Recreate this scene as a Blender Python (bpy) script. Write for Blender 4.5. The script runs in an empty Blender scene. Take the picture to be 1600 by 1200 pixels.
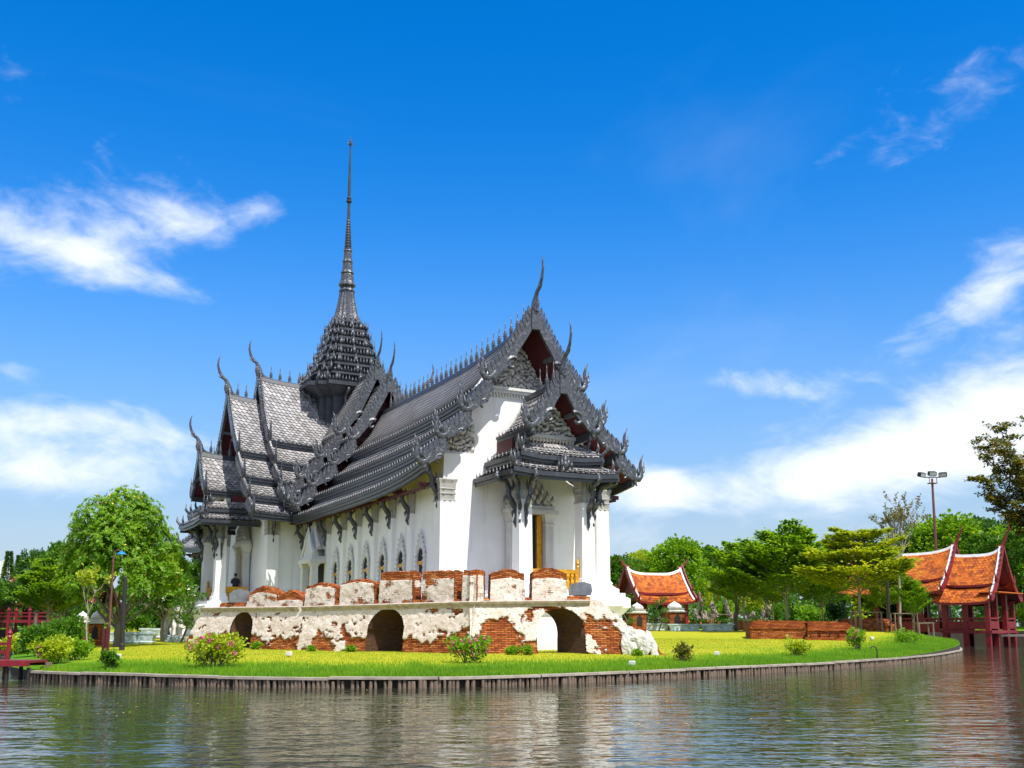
import bpy, math, random
import numpy as np
from mathutils import Vector, Matrix
from mathutils.geometry import delaunay_2d_cdt

# ------------------------------------------------------------------ camera, sky, sun
sc = bpy.context.scene
CZ = 1.55; FPX = 1624.0; PITCH = math.radians(8.0)
PY = 980 - FPX*math.tan(PITCH)                     # principal point row in the 1600x1200 photograph
cd = bpy.data.cameras.new('camera'); cam = bpy.data.objects.new('camera', cd); sc.collection.objects.link(cam)
cd.sensor_width = 36; cd.lens = 36*FPX/1600; cd.shift_y = (PY-600)/1600; cd.clip_start = .1; cd.clip_end = 3000
cam.location = (0, 0, CZ); cam.rotation_euler = (math.pi/2+PITCH, 0, 0); sc.camera = cam
sc.render.resolution_x = 1024; sc.render.resolution_y = 768
SUN_EL = math.radians(60); SUN_AZ = math.atan2(.59, -.807)      # clockwise from +Y
w = bpy.data.worlds.new('World'); sc.world = w; w.use_nodes = True
def world_nodes():
    nt = w.node_tree; N = nt.nodes; L = nt.links
    for n in list(N): N.remove(n)
    out = N.new('ShaderNodeOutputWorld'); bg = N.new('ShaderNodeBackground'); bg.inputs[1].default_value = .15
    L.new(bg.outputs[0], out.inputs[0])
    sky = N.new('ShaderNodeTexSky'); sky.sky_type = 'NISHITA'; sky.sun_disc = False
    sky.sun_elevation = SUN_EL; sky.sun_rotation = SUN_AZ; sky.altitude = 0
    sky.air_density = 1.0; sky.dust_density = .35; sky.ozone_density = 3.0
    hs = N.new('ShaderNodeHueSaturation'); hs.inputs['Saturation'].default_value = 1.9; hs.inputs['Value'].default_value = 1.0
    hs.inputs['Hue'].default_value = .508
    L.new(sky.outputs[0], hs.inputs['Color'])
    tc = N.new('ShaderNodeTexCoord'); dirv = tc.outputs['Generated']
    def math_(op, a, b=None, clamp=False):
        m = N.new('ShaderNodeMath'); m.operation = op; m.use_clamp = clamp
        for i, x in enumerate((a, b)):
            if x is None: continue
            if isinstance(x, (int, float)): m.inputs[i].default_value = x
            else: L.new(x, m.inputs[i])
        return m.outputs[0]
    sp = N.new('ShaderNodeSeparateXYZ'); L.new(dirv, sp.inputs[0])
    el = sp.outputs[2]
    az = math_('ARCTAN2', sp.outputs[0], sp.outputs[1])
    # clouds live on a flat layer: x/(z+c), y/(z+c)
    den = math_('ADD', math_('MAXIMUM', el, 0.0), .12)
    cx = math_('DIVIDE', sp.outputs[0], den); cy = math_('DIVIDE', sp.outputs[1], den)
    cv = N.new('ShaderNodeCombineXYZ'); L.new(cx, cv.inputs[0]); L.new(cy, cv.inputs[1])
    def noise(vec, scale, detail, rough, dist=0., sx=1, sy=1, off=(0,0,0)):
        mp = N.new('ShaderNodeMapping'); mp.inputs['Scale'].default_value = (sx, sy, 1); mp.inputs['Location'].default_value = off
        L.new(vec, mp.inputs[0])
        n = N.new('ShaderNodeTexNoise'); n.inputs['Scale'].default_value = scale; n.inputs['Detail'].default_value = detail
        n.inputs['Roughness'].default_value = rough; n.inputs['Distortion'].default_value = dist
        L.new(mp.outputs[0], n.inputs['Vector']); return n.outputs['Fac']
    ev = N.new('ShaderNodeCombineXYZ'); L.new(az, ev.inputs[0]); L.new(el, ev.inputs[1])
    puff = noise(ev.outputs[0], 7.0, 7, .58, .8, 1, 2.2, (3.1, 1.7, 0))
    fine = noise(ev.outputs[0], 26.0, 4, .6, .5, 1, 2.0)
    streak = noise(cv.outputs[0], .8, 5, .55, .9, .8, 1.0, (4.2, 2.6, 0))
    def blob(a0, e0, ra, re, amp, tilt=0.):
        mp = N.new('ShaderNodeMapping'); mp.vector_type = 'TEXTURE'; mp.inputs[1].default_value = (a0, e0, 0); mp.inputs[2].default_value = (0, 0, tilt); mp.inputs[3].default_value = (ra, re, 1)
        L.new(ev.outputs[0], mp.inputs[0]); ln = N.new('ShaderNodeVectorMath'); ln.operation = 'LENGTH'; L.new(mp.outputs[0], ln.inputs[0])
        r = N.new('ShaderNodeMapRange'); r.interpolation_type = 'SMOOTHSTEP'; r.inputs[1].default_value = 1.5; r.inputs[2].default_value = 0.; r.inputs[3].default_value = 0.; r.inputs[4].default_value = amp
        L.new(ln.outputs['Value'], r.inputs[0]); return r.outputs[0]
    def px(x, y):
        X = (x-800)/FPX; Zc = (PY-y)/FPX; c, s = math.cos(PITCH), math.sin(PITCH)
        d = Vector((X, c-Zc*s, s+Zc*c)).normalized(); return math.atan2(d.x, d.y), d.z
    bl = []
    for (x, y, rx, ry, amp, tilt) in CLOUDS:
        a, e = px(x, y); bl.append(blob(a, e, rx/1640, ry/1640, amp, tilt))
    acc = bl[0]
    for b in bl[1:]: acc = math_('ADD', acc, b)
    # cloud chance toward the horizon, plus unseen cloud added outside the frame for white fill
    low = math_('MULTIPLY', math_('POWER', 2.718, math_('MULTIPLY', math_('MAXIMUM', el, 0), -9.0)), .10)
    rest = noise(ev.outputs[0], 1.1, 2, .5, 0, 1, 1.6, (7.3, .4, 0)); away = math_('ABSOLUTE', az)
    mra = N.new('ShaderNodeMapRange'); mra.inputs[1].default_value = .55; mra.inputs[2].default_value = .9; L.new(away, mra.inputs[0])
    mre = N.new('ShaderNodeMapRange'); mre.inputs[1].default_value = .60; mre.inputs[2].default_value = .80; L.new(el, mre.inputs[0])
    base = math_('ADD', math_('ADD', acc, low), math_('MULTIPLY', math_('MAXIMUM', mra.outputs[0], mre.outputs[0]), math_('MULTIPLY', math_('SUBTRACT', rest, .06), 1.35)))
    dens = math_('ADD', math_('SUBTRACT', math_('ADD', math_('MULTIPLY', puff, .9), math_('MULTIPLY', fine, .46)), .95), base)
    mr = N.new('ShaderNodeMapRange'); mr.interpolation_type = 'SMOOTHSTEP'; mr.inputs[1].default_value = -.07; mr.inputs[2].default_value = .62
    L.new(dens, mr.inputs[0]); cum = mr.outputs[0]
    mr2 = N.new('ShaderNodeMapRange'); mr2.interpolation_type = 'SMOOTHSTEP'; mr2.inputs[1].default_value = .50; mr2.inputs[2].default_value = .95; mr2.inputs[4].default_value = .16
    L.new(streak, mr2.inputs[0])
    cov = math_('MAXIMUM', math_('MULTIPLY', cum, .92), mr2.outputs[0])
    # haze whitening close to the horizon
    hz = math_('MULTIPLY', math_('POWER', 2.718, math_('MULTIPLY', math_('POWER', math_('MULTIPLY', math_('MAXIMUM', el, 0), 4.2), 2.2), -1.0)), .93)
    h1 = N.new('ShaderNodeMix'); h1.data_type = 'RGBA'; L.new(hz, h1.inputs[0]); L.new(hs.outputs[0], h1.inputs[6]); h1.inputs[7].default_value = (2.15, 2.6, 3.25, 1)
    mx = N.new('ShaderNodeMix'); mx.data_type = 'RGBA'
    L.new(cov, mx.inputs[0]); L.new(h1.outputs[2], mx.inputs[6]); mx.inputs[7].default_value = (4.9, 5.1, 5.35, 1)
    L.new(mx.outputs[2], bg.inputs[0])
#          x    y    rx   ry  amp  tilt        (rows and columns of the photograph)
CLOUDS = [(40, 372, 270, 70, .50, -.04), (290, 345, 120, 50, .44, -.05), (415, 325, 46, 34, .44, 0), (220, 428, 260, 24, .32, -.2),
          (110, 668, 300, 50, .50, -.03), (60, 738, 240, 36, .46, 0), (15, 578, 70, 20, .38, 0),
          (1580, 420, 110, 60, .48, .3), (1470, 505, 200, 30, .30, .45), (1470, 690, 340, 70, .46, .16), (1580, 590, 190, 80, .42, .3), (1200, 600, 160, 28, .38, -.08), (1300, 745, 400, 60, .36, .03), (1480, 670, 460, 130, .17, .12), (90, 690, 380, 110, .14, 0),
          (1020, 766, 70, 42, .58, 0), (960, 850, 100, 50, .36, 0), (70, 150, 280, 60, .22, -.35), (1480, 165, 320, 55, .17, .35), (1290, 425, 170, 30, .22, .4)]
world_nodes()
w.cycles.sampling_method = 'MANUAL'; w.cycles.sample_map_resolution = 256
sl = bpy.data.lights.new('sun', 'SUN'); sl.energy = 4.1; sl.angle = math.radians(.5); sl.color = (1, .95, .87)
so = bpy.data.objects.new('sun', sl); sc.collection.objects.link(so)
sdir = Vector((math.sin(SUN_AZ)*math.cos(SUN_EL), math.cos(SUN_AZ)*math.cos(SUN_EL), math.sin(SUN_EL)))
so.rotation_euler = sdir.to_track_quat('Z', 'Y').to_euler(); so.location = (40, -60, 90)
vs = sc.view_settings; vs.view_transform = 'Standard'; vs.look = 'None'; vs.exposure = 0.6; vs.gamma = 1.0; vs.use_curve_mapping = False

# ------------------------------------------------------------------ helpers
rnd = random.Random(7); rng = np.random.default_rng(11)
col = sc.collection
def ray(x, y):
    X = (x-800)/FPX; Zc = (PY-y)/FPX; c, s = math.cos(PITCH), math.sin(PITCH)
    return Vector((X, c-Zc*s, s+Zc*c))
def onZ(x, y, z):
    r = ray(x, y); return Vector((0, 0, CZ)) + r*((z-CZ)/r.z)
def onY(x, y, Y):
    r = ray(x, y); return Vector((0, 0, CZ)) + r*(Y/r.y)
def hnoise(x, y, seed=0):
    """vectorised smooth value noise in 0..1"""
    x = np.asarray(x, float); y = np.asarray(y, float)
    xi = np.floor(x).astype(np.int64); yi = np.floor(y).astype(np.int64); fx = x-xi; fy = y-yi
    fx = fx*fx*(3-2*fx); fy = fy*fy*(3-2*fy)
    def h(a, b):
        n = (a*374761393 + b*668265263 + seed*974711) & 0x7fffffff
        n = ((n ^ (n >> 13))*1274126177) & 0x7fffffff
        return ((n ^ (n >> 16)) & 0xffff)/65535.0
    return (h(xi, yi)*(1-fx)+h(xi+1, yi)*fx)*(1-fy) + (h(xi, yi+1)*(1-fx)+h(xi+1, yi+1)*fx)*fy
def fbm(x, y, seed=0, o=4):
    r = 0; a = .5; t = 0
    for k in range(o):
        r = r + a*hnoise(np.asarray(x)*2**k, np.asarray(y)*2**k, seed+k*17); t += a; a *= .55
    return r/t
class MB:
    def __init__(s): s.v = []; s.f = []
    def add(s, vs, fs):
        o = len(s.v); s.v.extend((float(a[0]), float(a[1]), float(a[2])) for a in vs); s.f.extend(tuple(i+o for i in f) for f in fs); return s
    def box(s, x0, x1, y0, y1, z0, z1, tx=0., ty=0.):
        """tx, ty: how much each side leans in at the top"""
        v = [(x0, y0, z0), (x1, y0, z0), (x1, y1, z0), (x0, y1, z0), (x0+tx, y0+ty, z1), (x1-tx, y0+ty, z1), (x1-tx, y1-ty, z1), (x0+tx, y1-ty, z1)]
        return s.add(v, [(3, 2, 1, 0), (4, 5, 6, 7), (0, 1, 5, 4), (1, 2, 6, 5), (2, 3, 7, 6), (3, 0, 4, 7)])
    def beam(s, a, b, wd, h):
        a = Vector(a); b = Vector(b); d = (b-a).normalized(); up = Vector((0, 0, 1)) if abs(d.z) < .95 else Vector((0, 1, 0))
        x = d.cross(up).normalized()*wd/2; y = x.cross(d).normalized()*h/2
        v = [a-x-y, a+x-y, a+x+y, a-x+y, b-x-y, b+x-y, b+x+y, b-x+y]
        return s.add(v, [(3, 2, 1, 0), (4, 5, 6, 7), (0, 1, 5, 4), (1, 2, 6, 5), (2, 3, 7, 6), (3, 0, 4, 7)])
    def tube(s, pts, rad, n=7, flat=None):
        """flat=(vector, factor) squashes the section along a vector"""
        pts = [Vector(p) for p in pts]; m = len(pts); ring = []; prev = None
        if isinstance(rad, (int, float)): rad = [rad]*m
        for i in range(m):
            d = (pts[min(i+1, m-1)]-pts[max(i-1, 0)]).normalized()
            if prev is None:
                a = Vector((0, 0, 1)) if abs(d.z) < .9 else Vector((1, 0, 0)); x = d.cross(a).normalized()
            else: x = (prev - d*prev.dot(d)).normalized()
            prev = x; y = d.cross(x)
            for k in range(n):
                t = 2*math.pi*k/n; o = (x*math.cos(t)+y*math.sin(t))*rad[i]
                if flat: o = o - flat[0]*(o.dot(flat[0])*(1-flat[1]))
                ring.append(pts[i]+o)
        f = [(i*n+k, i*n+(k+1) % n, (i+1)*n+(k+1) % n, (i+1)*n+k) for i in range(m-1) for k in range(n)]
        f += [tuple(range(n-1, -1, -1)), tuple((m-1)*n+k for k in range(n))]
        return s.add(ring, f)
    def loft(s, rings, cap=True):
        n = len(rings[0]); v = [p for r in rings for p in r]
        f = [(i*n+k, i*n+(k+1) % n, (i+1)*n+(k+1) % n, (i+1)*n+k) for i in range(len(rings)-1) for k in range(n)]
        if cap: f += [tuple(range(n-1, -1, -1)), tuple((len(rings)-1)*n+k for k in range(n))]
        return s.add(v, f)
    def lathe(s, prof, n=10, c=(0, 0, 0)):
        return s.loft([[(c[0]+r*math.cos(2*math.pi*k/n), c[1]+r*math.sin(2*math.pi*k/n), c[2]+z) for k in range(n)] for r, z in prof])
    def sq(s, prof, c=(0, 0, 0), asp=1.):
        """square-plan lathe"""
        return s.loft([[(c[0]+a*r, c[1]+b*r*asp, c[2]+z) for a, b in ((-1, -1), (1, -1), (1, 1), (-1, 1))] for r, z in prof])
    def prism(s, poly, fn, t0, t1):
        """poly of 2-D points mapped by fn(a, b, t)"""
        n = len(poly); v = [fn(a, b, t0) for a, b in poly]+[fn(a, b, t1) for a, b in poly]
        return s.add(v, [tuple(range(n-1, -1, -1)), tuple(range(n, 2*n))]+[(k, (k+1) % n, n+(k+1) % n, n+k) for k in range(n)])
    def mesh(s, name, mat, smooth=False):
        me = bpy.data.meshes.new(name); me.from_pydata(s.v, [], s.f); me.materials.append(mat)
        if smooth: me.shade_smooth()
        return me
def npmesh(name, V, F, mat, smooth=False):
    """V (n,3), F (m,k) arrays"""
    me = bpy.data.meshes.new(name); V = np.ascontiguousarray(V, np.float32); F = np.ascontiguousarray(F, np.int32); k = F.shape[1]
    me.vertices.add(len(V)); me.vertices.foreach_set('co', V.ravel())
    me.loops.add(F.size); me.loops.foreach_set('vertex_index', F.ravel())
    me.polygons.add(len(F)); me.polygons.foreach_set('loop_start', np.arange(0, F.size, k, dtype=np.int32))
    me.update(calc_edges=True); me.validate(); me.materials.append(mat)
    if smooth: me.shade_smooth()
    return me
def obj(name, me, parent=None, loc=(0, 0, 0), rz=0., sc_=1., kind=None, rot=None, label=None):
    o = bpy.data.objects.new(name, me); col.objects.link(o); o.parent = parent; o.location = loc
    o.rotation_euler = rot if rot else (0, 0, rz); o.scale = (sc_,)*3 if isinstance(sc_, (int, float)) else sc_
    if kind: o['kind'] = kind
    if label: o['label'] = label
    return o
def part(name, mb, mat, parent=None, loc=(0, 0, 0), rz=0., smooth=False, kind=None, sc_=1.):
    return obj(name, mb.mesh(name, M[mat], smooth), parent, loc, rz, sc_, kind)
def tag(o, label, cat, group=None):
    o['label'] = label; o['category'] = cat
    if group: o['group'] = group
    return o
def thing(name, label, cat, loc=(0, 0, 0), rz=0., group=None, sc_=1.):
    return tag(obj(name, None, None, loc, rz, sc_), label, cat, group)
def kids(o): return [c for c in bpy.data.objects if c.parent == o]
def copy_tree(o, parent=None):
    c = o.copy(); col.objects.link(c); c.parent = parent
    for ch in KIDS(o): copy_tree(ch, c)
    return c
def KIDS(o): return list(o.children)

# ------------------------------------------------------------------ materials
M = {}
def nodes(name):
    m = bpy.data.materials.new(name); m.use_nodes = True; M[name] = m; nt = m.node_tree
    return m, nt.nodes, nt.links, nt.nodes['Principled BSDF']
def ramp(N, L, fac, stops):
    r = N.new('ShaderNodeValToRGB'); L.new(fac, r.inputs[0]); e = r.color_ramp.elements
    while len(e) < len(stops): e.new(.5)
    for i, (p, c) in enumerate(stops): e[i].position = p; e[i].color = (*c, 1)
    return r.outputs[0]
def tnoise(N, L, scale, detail=5, rough=.6, vec=None, sc3=None, coord='Object', dist=0.):
    n = N.new('ShaderNodeTexNoise'); n.inputs['Scale'].default_value = scale; n.inputs['Detail'].default_value = detail; n.inputs['Roughness'].default_value = rough
    n.inputs['Distortion'].default_value = dist
    if vec is None:
        tc = N.new('ShaderNodeTexCoord'); vec = tc.outputs[coord]
    if sc3:
        mp = N.new('ShaderNodeMapping'); mp.inputs['Scale'].default_value = sc3; L.new(vec, mp.inputs[0]); vec = mp.outputs[0]
    L.new(vec, n.inputs['Vector']); return n.outputs['Fac']
def bump(N, L, P, h, strength=.3, dist=.02):
    b = N.new('ShaderNodeBump'); b.inputs['Strength'].default_value = strength; b.inputs['Distance'].default_value = dist
    L.new(h, b.inputs['Height']); L.new(b.outputs[0], P.inputs['Normal']); return b
def simple(name, stops, scale=3., rough=.7, metal=0., sc3=None, bmp=.2, bd=.01, detail=5, spec=.5, island=False):
    m, N, L, P = nodes(name)
    f = tnoise(N, L, scale, detail, .65, sc3=sc3)
    if island:
        g = N.new('ShaderNodeNewGeometry'); a = N.new('ShaderNodeMath'); a.operation = 'MULTIPLY_ADD'; L.new(g.outputs['Random Per Island'], a.inputs[0]); a.inputs[1].default_value = .5
        b = N.new('ShaderNodeMath'); b.operation = 'MULTIPLY_ADD'; L.new(f, b.inputs[0]); b.inputs[1].default_value = .6; b.inputs[2].default_value = -.15
        L.new(b.outputs[0], a.inputs[2]); f2 = a.outputs[0]
    else: f2 = f
    L.new(ramp(N, L, f2, stops), P.inputs['Base Color']); P.inputs['Roughness'].default_value = rough; P.inputs['Metallic'].default_value = metal
    P.inputs['Specular IOR Level'].default_value = spec
    if bmp: bump(N, L, P, f, bmp, bd)
    return m
def sc_(c, k): return tuple(x*k for x in c)
def plaster_mat(name, a, b, dirt):
    m, N, L, P = nodes(name)
    f = tnoise(N, L, .7, 6, .7); s = tnoise(N, L, 1.0, 6, .7, sc3=(2.6, 2.6, .22))
    c = ramp(N, L, f, [(.3, b), (.6, a)]); d = ramp(N, L, s, [(.56, (0, 0, 0)), (.78, (1, 1, 1))])
    mx = N.new('ShaderNodeMix'); mx.data_type = 'RGBA'; q = N.new('ShaderNodeMath'); q.operation = 'MULTIPLY'; q.inputs[1].default_value = .50
    L.new(d, q.inputs[0]); L.new(q.outputs[0], mx.inputs[0]); L.new(c, mx.inputs[6]); mx.inputs[7].default_value = (*dirt, 1)
    L.new(mx.outputs[2], P.inputs['Base Color']); P.inputs['Roughness'].default_value = .75
    bump(N, L, P, tnoise(N, L, 14, 5, .6), .15, .008)
plaster_mat('white_plaster', (.86, .85, .83), (.77, .76, .735), (.44, .40, .34))
plaster_mat('carved_stucco', (.46, .45, .42), (.30, .29, .27), (.13, .12, .10))
plaster_mat('window_stucco', (.66, .65, .62), (.52, .51, .49), (.2, .19, .17))
simple('roof_tile', [(.15, (.22, .21, .205)), (.5, (.38, .365, .36)), (.9, (.54, .52, .515))], 1.5, .36, .1, island=True, bmp=.2)
simple('dark_metal', [(.25, (.026, .030, .037)), (.6, (.052, .057, .067)), (.85, (.105, .11, .12))], 2.5, .38, .2, bmp=.3, bd=.02)
simple('ornament', [(.25, (.032, .036, .044)), (.55, (.085, .09, .102)), (.80, (.31, .31, .31))], 7, .28, .25, bmp=.8, bd=.04)
simple('antefix', [(.3, (.14, .14, .145)), (.7, (.30, .295, .30))], 6, .35, .2)
simple('finial', [(.3, (.045, .048, .055)), (.7, (.14, .14, .145))], 9, .36, .3, bmp=.3)
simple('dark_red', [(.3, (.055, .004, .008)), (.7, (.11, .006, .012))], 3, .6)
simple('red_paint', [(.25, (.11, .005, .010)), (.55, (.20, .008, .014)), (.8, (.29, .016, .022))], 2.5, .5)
simple('gold', [(.3, (.45, .20, .008)), (.7, (.80, .42, .02))], 6, .35, .35)
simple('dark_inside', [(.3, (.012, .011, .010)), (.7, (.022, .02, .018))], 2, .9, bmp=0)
simple('grey_metal', [(.3, (.14, .15, .17)), (.7, (.26, .27, .29))], 3, .4, .5)
simple('black_paint', [(.3, (.010, .010, .010)), (.7, (.024, .022, .020))], 3, .6)
simple('rust_pole', [(.3, (.10, .035, .028)), (.7, (.20, .07, .05))], 4, .6, sc3=(3, 3, .5))
simple('bark', [(.3, (.075, .058, .045)), (.7, (.19, .155, .12))], 5, .9, sc3=(3, 3, .6), bmp=.8, bd=.03)
simple('pale_bark', [(.3, (.20, .17, .13)), (.7, (.42, .36, .28))], 6, .9, sc3=(3, 3, .6), bmp=.6, bd=.02)
simple('earth', [(.3, (.018, .014, .008)), (.7, (.045, .034, .018))], 3, .95)
simple('old_wood', [(.2, (.06, .040, .027)), (.5, (.19, .135, .095)), (.85, (.40, .31, .23))], 6, .9, sc3=(1, 1, .3), bmp=.7, bd=.02)
simple('bank_plank', [(.2, (.16, .13, .10)), (.5, (.34, .29, .23)), (.85, (.52, .46, .38))], 2.2, .85, sc3=(1, 1, 1), bmp=.4)
simple('orange_tile', [(.1, (.20, .035, .006)), (.4, (.52, .115, .008)), (.7, (.68, .19, .012)), (.95, (.74, .32, .05))], 3.0, .75, island=True, bmp=.2)
simple('path_tile', [(.3, (.34, .14, .07)), (.7, (.46, .22, .12))], 4, .8)
simple('ridge_white', [(.3, (.62, .62, .60)), (.7, (.80, .80, .79))], 3, .7)
simple('ceramic', [(.35, (.12, .26, .30)), (.5, (.45, .55, .56)), (.7, (.62, .68, .66))], 7, .3)
simple('white_stone', [(.3, (.45, .43, .40)), (.7, (.74, .72, .69))], 2.2, .8, bmp=.5, bd=.03)
simple('rock', [(.25, (.06, .045, .03)), (.5, (.26, .21, .16)), (.8, (.55, .48, .40))], 2.5, .9, bmp=1., bd=.08)
simple('blue_enamel', [(.3, (.005, .16, .38)), (.7, (.012, .26, .52))], 3, .3)
simple('skin', [(.3, (.28, .15, .09)), (.7, (.36, .20, .13))], 5, .6, bmp=0)
simple('black_hair', [(.3, (.008, .007, .006)), (.7, (.02, .018, .016))], 9, .5)
simple('dark_shirt', [(.3, (.02, .024, .035)), (.7, (.04, .045, .06))], 4, .9)
simple('lamp_glass', [(.3, (.5, .52, .5)), (.7, (.7, .72, .7))], 3, .15, bmp=0)
simple('pink_flower', [(.1, (.55, .03, .20)), (.5, (.80, .07, .34)), (.9, (.88, .30, .52))], 3, .6, island=True, bmp=0)
simple('white_flower', [(.3, (.75, .72, .58)), (.7, (.86, .85, .8))], 3, .6, bmp=0)
simple('orange_flower', [(.3, (.7, .10, .01)), (.7, (.8, .25, .02))], 3, .6, bmp=0)
simple('yellow_leaf', [(.3, (.60, .36, .02)), (.7, (.72, .55, .12))], 3, .6, bmp=0)
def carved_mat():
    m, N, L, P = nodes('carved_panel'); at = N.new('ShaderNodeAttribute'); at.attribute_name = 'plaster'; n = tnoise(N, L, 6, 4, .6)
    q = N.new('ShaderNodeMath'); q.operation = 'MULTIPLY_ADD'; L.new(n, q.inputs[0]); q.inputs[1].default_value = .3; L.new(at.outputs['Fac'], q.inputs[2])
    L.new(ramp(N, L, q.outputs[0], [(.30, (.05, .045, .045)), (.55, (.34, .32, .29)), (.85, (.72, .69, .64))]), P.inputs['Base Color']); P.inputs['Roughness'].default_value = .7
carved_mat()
def leaf_mat(name, stops, trans=.35, rough=.45):
    m, N, L, P = nodes(name)
    g = N.new('ShaderNodeNewGeometry'); f = tnoise(N, L, .6, 3, .5)
    a = N.new('ShaderNodeMath'); a.operation = 'MULTIPLY_ADD'; L.new(g.outputs['Random Per Island'], a.inputs[0]); a.inputs[1].default_value = .5
    b = N.new('ShaderNodeMath'); b.operation = 'MULTIPLY_ADD'; L.new(f, b.inputs[0]); b.inputs[1].default_value = .9; b.inputs[2].default_value = -.28
    L.new(b.outputs[0], a.inputs[2]); c = ramp(N, L, a.outputs[0], stops)
    L.new(c, P.inputs['Base Color']); P.inputs['Roughness'].default_value = rough; P.inputs['Specular IOR Level'].default_value = .35
    t = N.new('ShaderNodeBsdfTranslucent'); hs = N.new('ShaderNodeHueSaturation'); hs.inputs['Value'].default_value = 1.5; hs.inputs['Hue'].default_value = .485; L.new(c, hs.inputs['Color']); L.new(hs.outputs[0], t.inputs[0])
    mx = N.new('ShaderNodeMixShader'); mx.inputs[0].default_value = trans; L.new(P.outputs[0], mx.inputs[1]); L.new(t.outputs[0], mx.inputs[2])
    L.new(mx.outputs[0], N['Material Output'].inputs[0])
leaf_mat('leaf_bright', [(.1, (.075, .20, .006)), (.5, (.18, .36, .010)), (.9, (.34, .49, .018))], .45)
leaf_mat('leaf_mid', [(.1, (.035, .12, .006)), (.5, (.085, .22, .010)), (.9, (.18, .33, .016))])
leaf_mat('leaf_dark', [(.1, (.020, .075, .008)), (.5, (.050, .145, .012)), (.9, (.11, .22, .016))])
leaf_mat('leaf_yellow', [(.1, (.16, .27, .008)), (.5, (.36, .45, .012)), (.9, (.58, .58, .02))])
leaf_mat('leaf_olive', [(.1, (.07, .09, .010)), (.5, (.15, .16, .014)), (.9, (.34, .19, .018))])
leaf_mat('grass_blade', [(.1, (.085, .23, .006)), (.5, (.16, .34, .008)), (.9, (.32, .42, .012))], .3, .6)
leaf_mat('lawn_blade', [(.15, (.11, .25, .006)), (.45, (.20, .30, .008)), (.75, (.36, .37, .010)), (.95, (.50, .42, .016))], .25, .6)
def ground_mat():
    m, N, L, P = nodes('lawn_soil')
    tc = N.new('ShaderNodeTexCoord'); o = tc.outputs['Object']
    f = tnoise(N, L, .16, 6, .6, o); g = tnoise(N, L, 1.7, 6, .7, o); h = tnoise(N, L, 16, 4, .7, o, sc3=(1, .5, 1))
    at = N.new('ShaderNodeAttribute'); at.attribute_name = 'lush'
    def mul(a, k, b=0.):
        q = N.new('ShaderNodeMath'); q.operation = 'MULTIPLY_ADD'; L.new(a, q.inputs[0]); q.inputs[1].default_value = k
        if isinstance(b, float): q.inputs[2].default_value = b
        else: L.new(b, q.inputs[2])
        return q.outputs[0]
    s = mul(f, .55, mul(g, .5, mul(h, .35, mul(at.outputs['Fac'], -.85, .10))))
    c = ramp(N, L, s, [(.05, (.060, .175, .006)), (.34, (.115, .25, .008)), (.58, (.20, .29, .010)), (.80, (.34, .34, .014)), (1., (.48, .38, .03))])
    L.new(c, P.inputs['Base Color']); P.inputs['Roughness'].default_value = .95; P.inputs['Specular IOR Level'].default_value = .1
    bump(N, L, P, h, .6, .05)
ground_mat()
def water_mat():
    m, N, L, P = nodes('lake_water')
    tc = N.new('ShaderNodeTexCoord'); o = tc.outputs['Object']
    big = tnoise(N, L, .10, 3, .5, o)
    a = tnoise(N, L, 2.5, 2, .5, o, sc3=(.62, 1.05, 1)); b = tnoise(N, L, 5.0, 2, .6, o, sc3=(.6, 1.1, 1)); c = tnoise(N, L, .5, 2, .5, o, sc3=(.6, 1.1, 1))
    def mul(x, k, y=None):
        q = N.new('ShaderNodeMath'); q.operation = 'MULTIPLY_ADD'; L.new(x, q.inputs[0]); q.inputs[1].default_value = k
        if y is None: q.inputs[2].default_value = 0
        else: L.new(y, q.inputs[2])
        return q.outputs[0]
    h = mul(a, .55, mul(b, .16, mul(c, .9)))
    bm = bump(N, L, P, h, 1.0, .048)
    L.new(ramp(N, L, big, [(.3, (.022, .026, .018)), (.7, (.036, .038, .022))]), P.inputs['Base Color'])
    P.inputs['Roughness'].default_value = .045; P.inputs['IOR'].default_value = 1.33; P.inputs['Specular IOR Level'].default_value = .5
water_mat()
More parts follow.
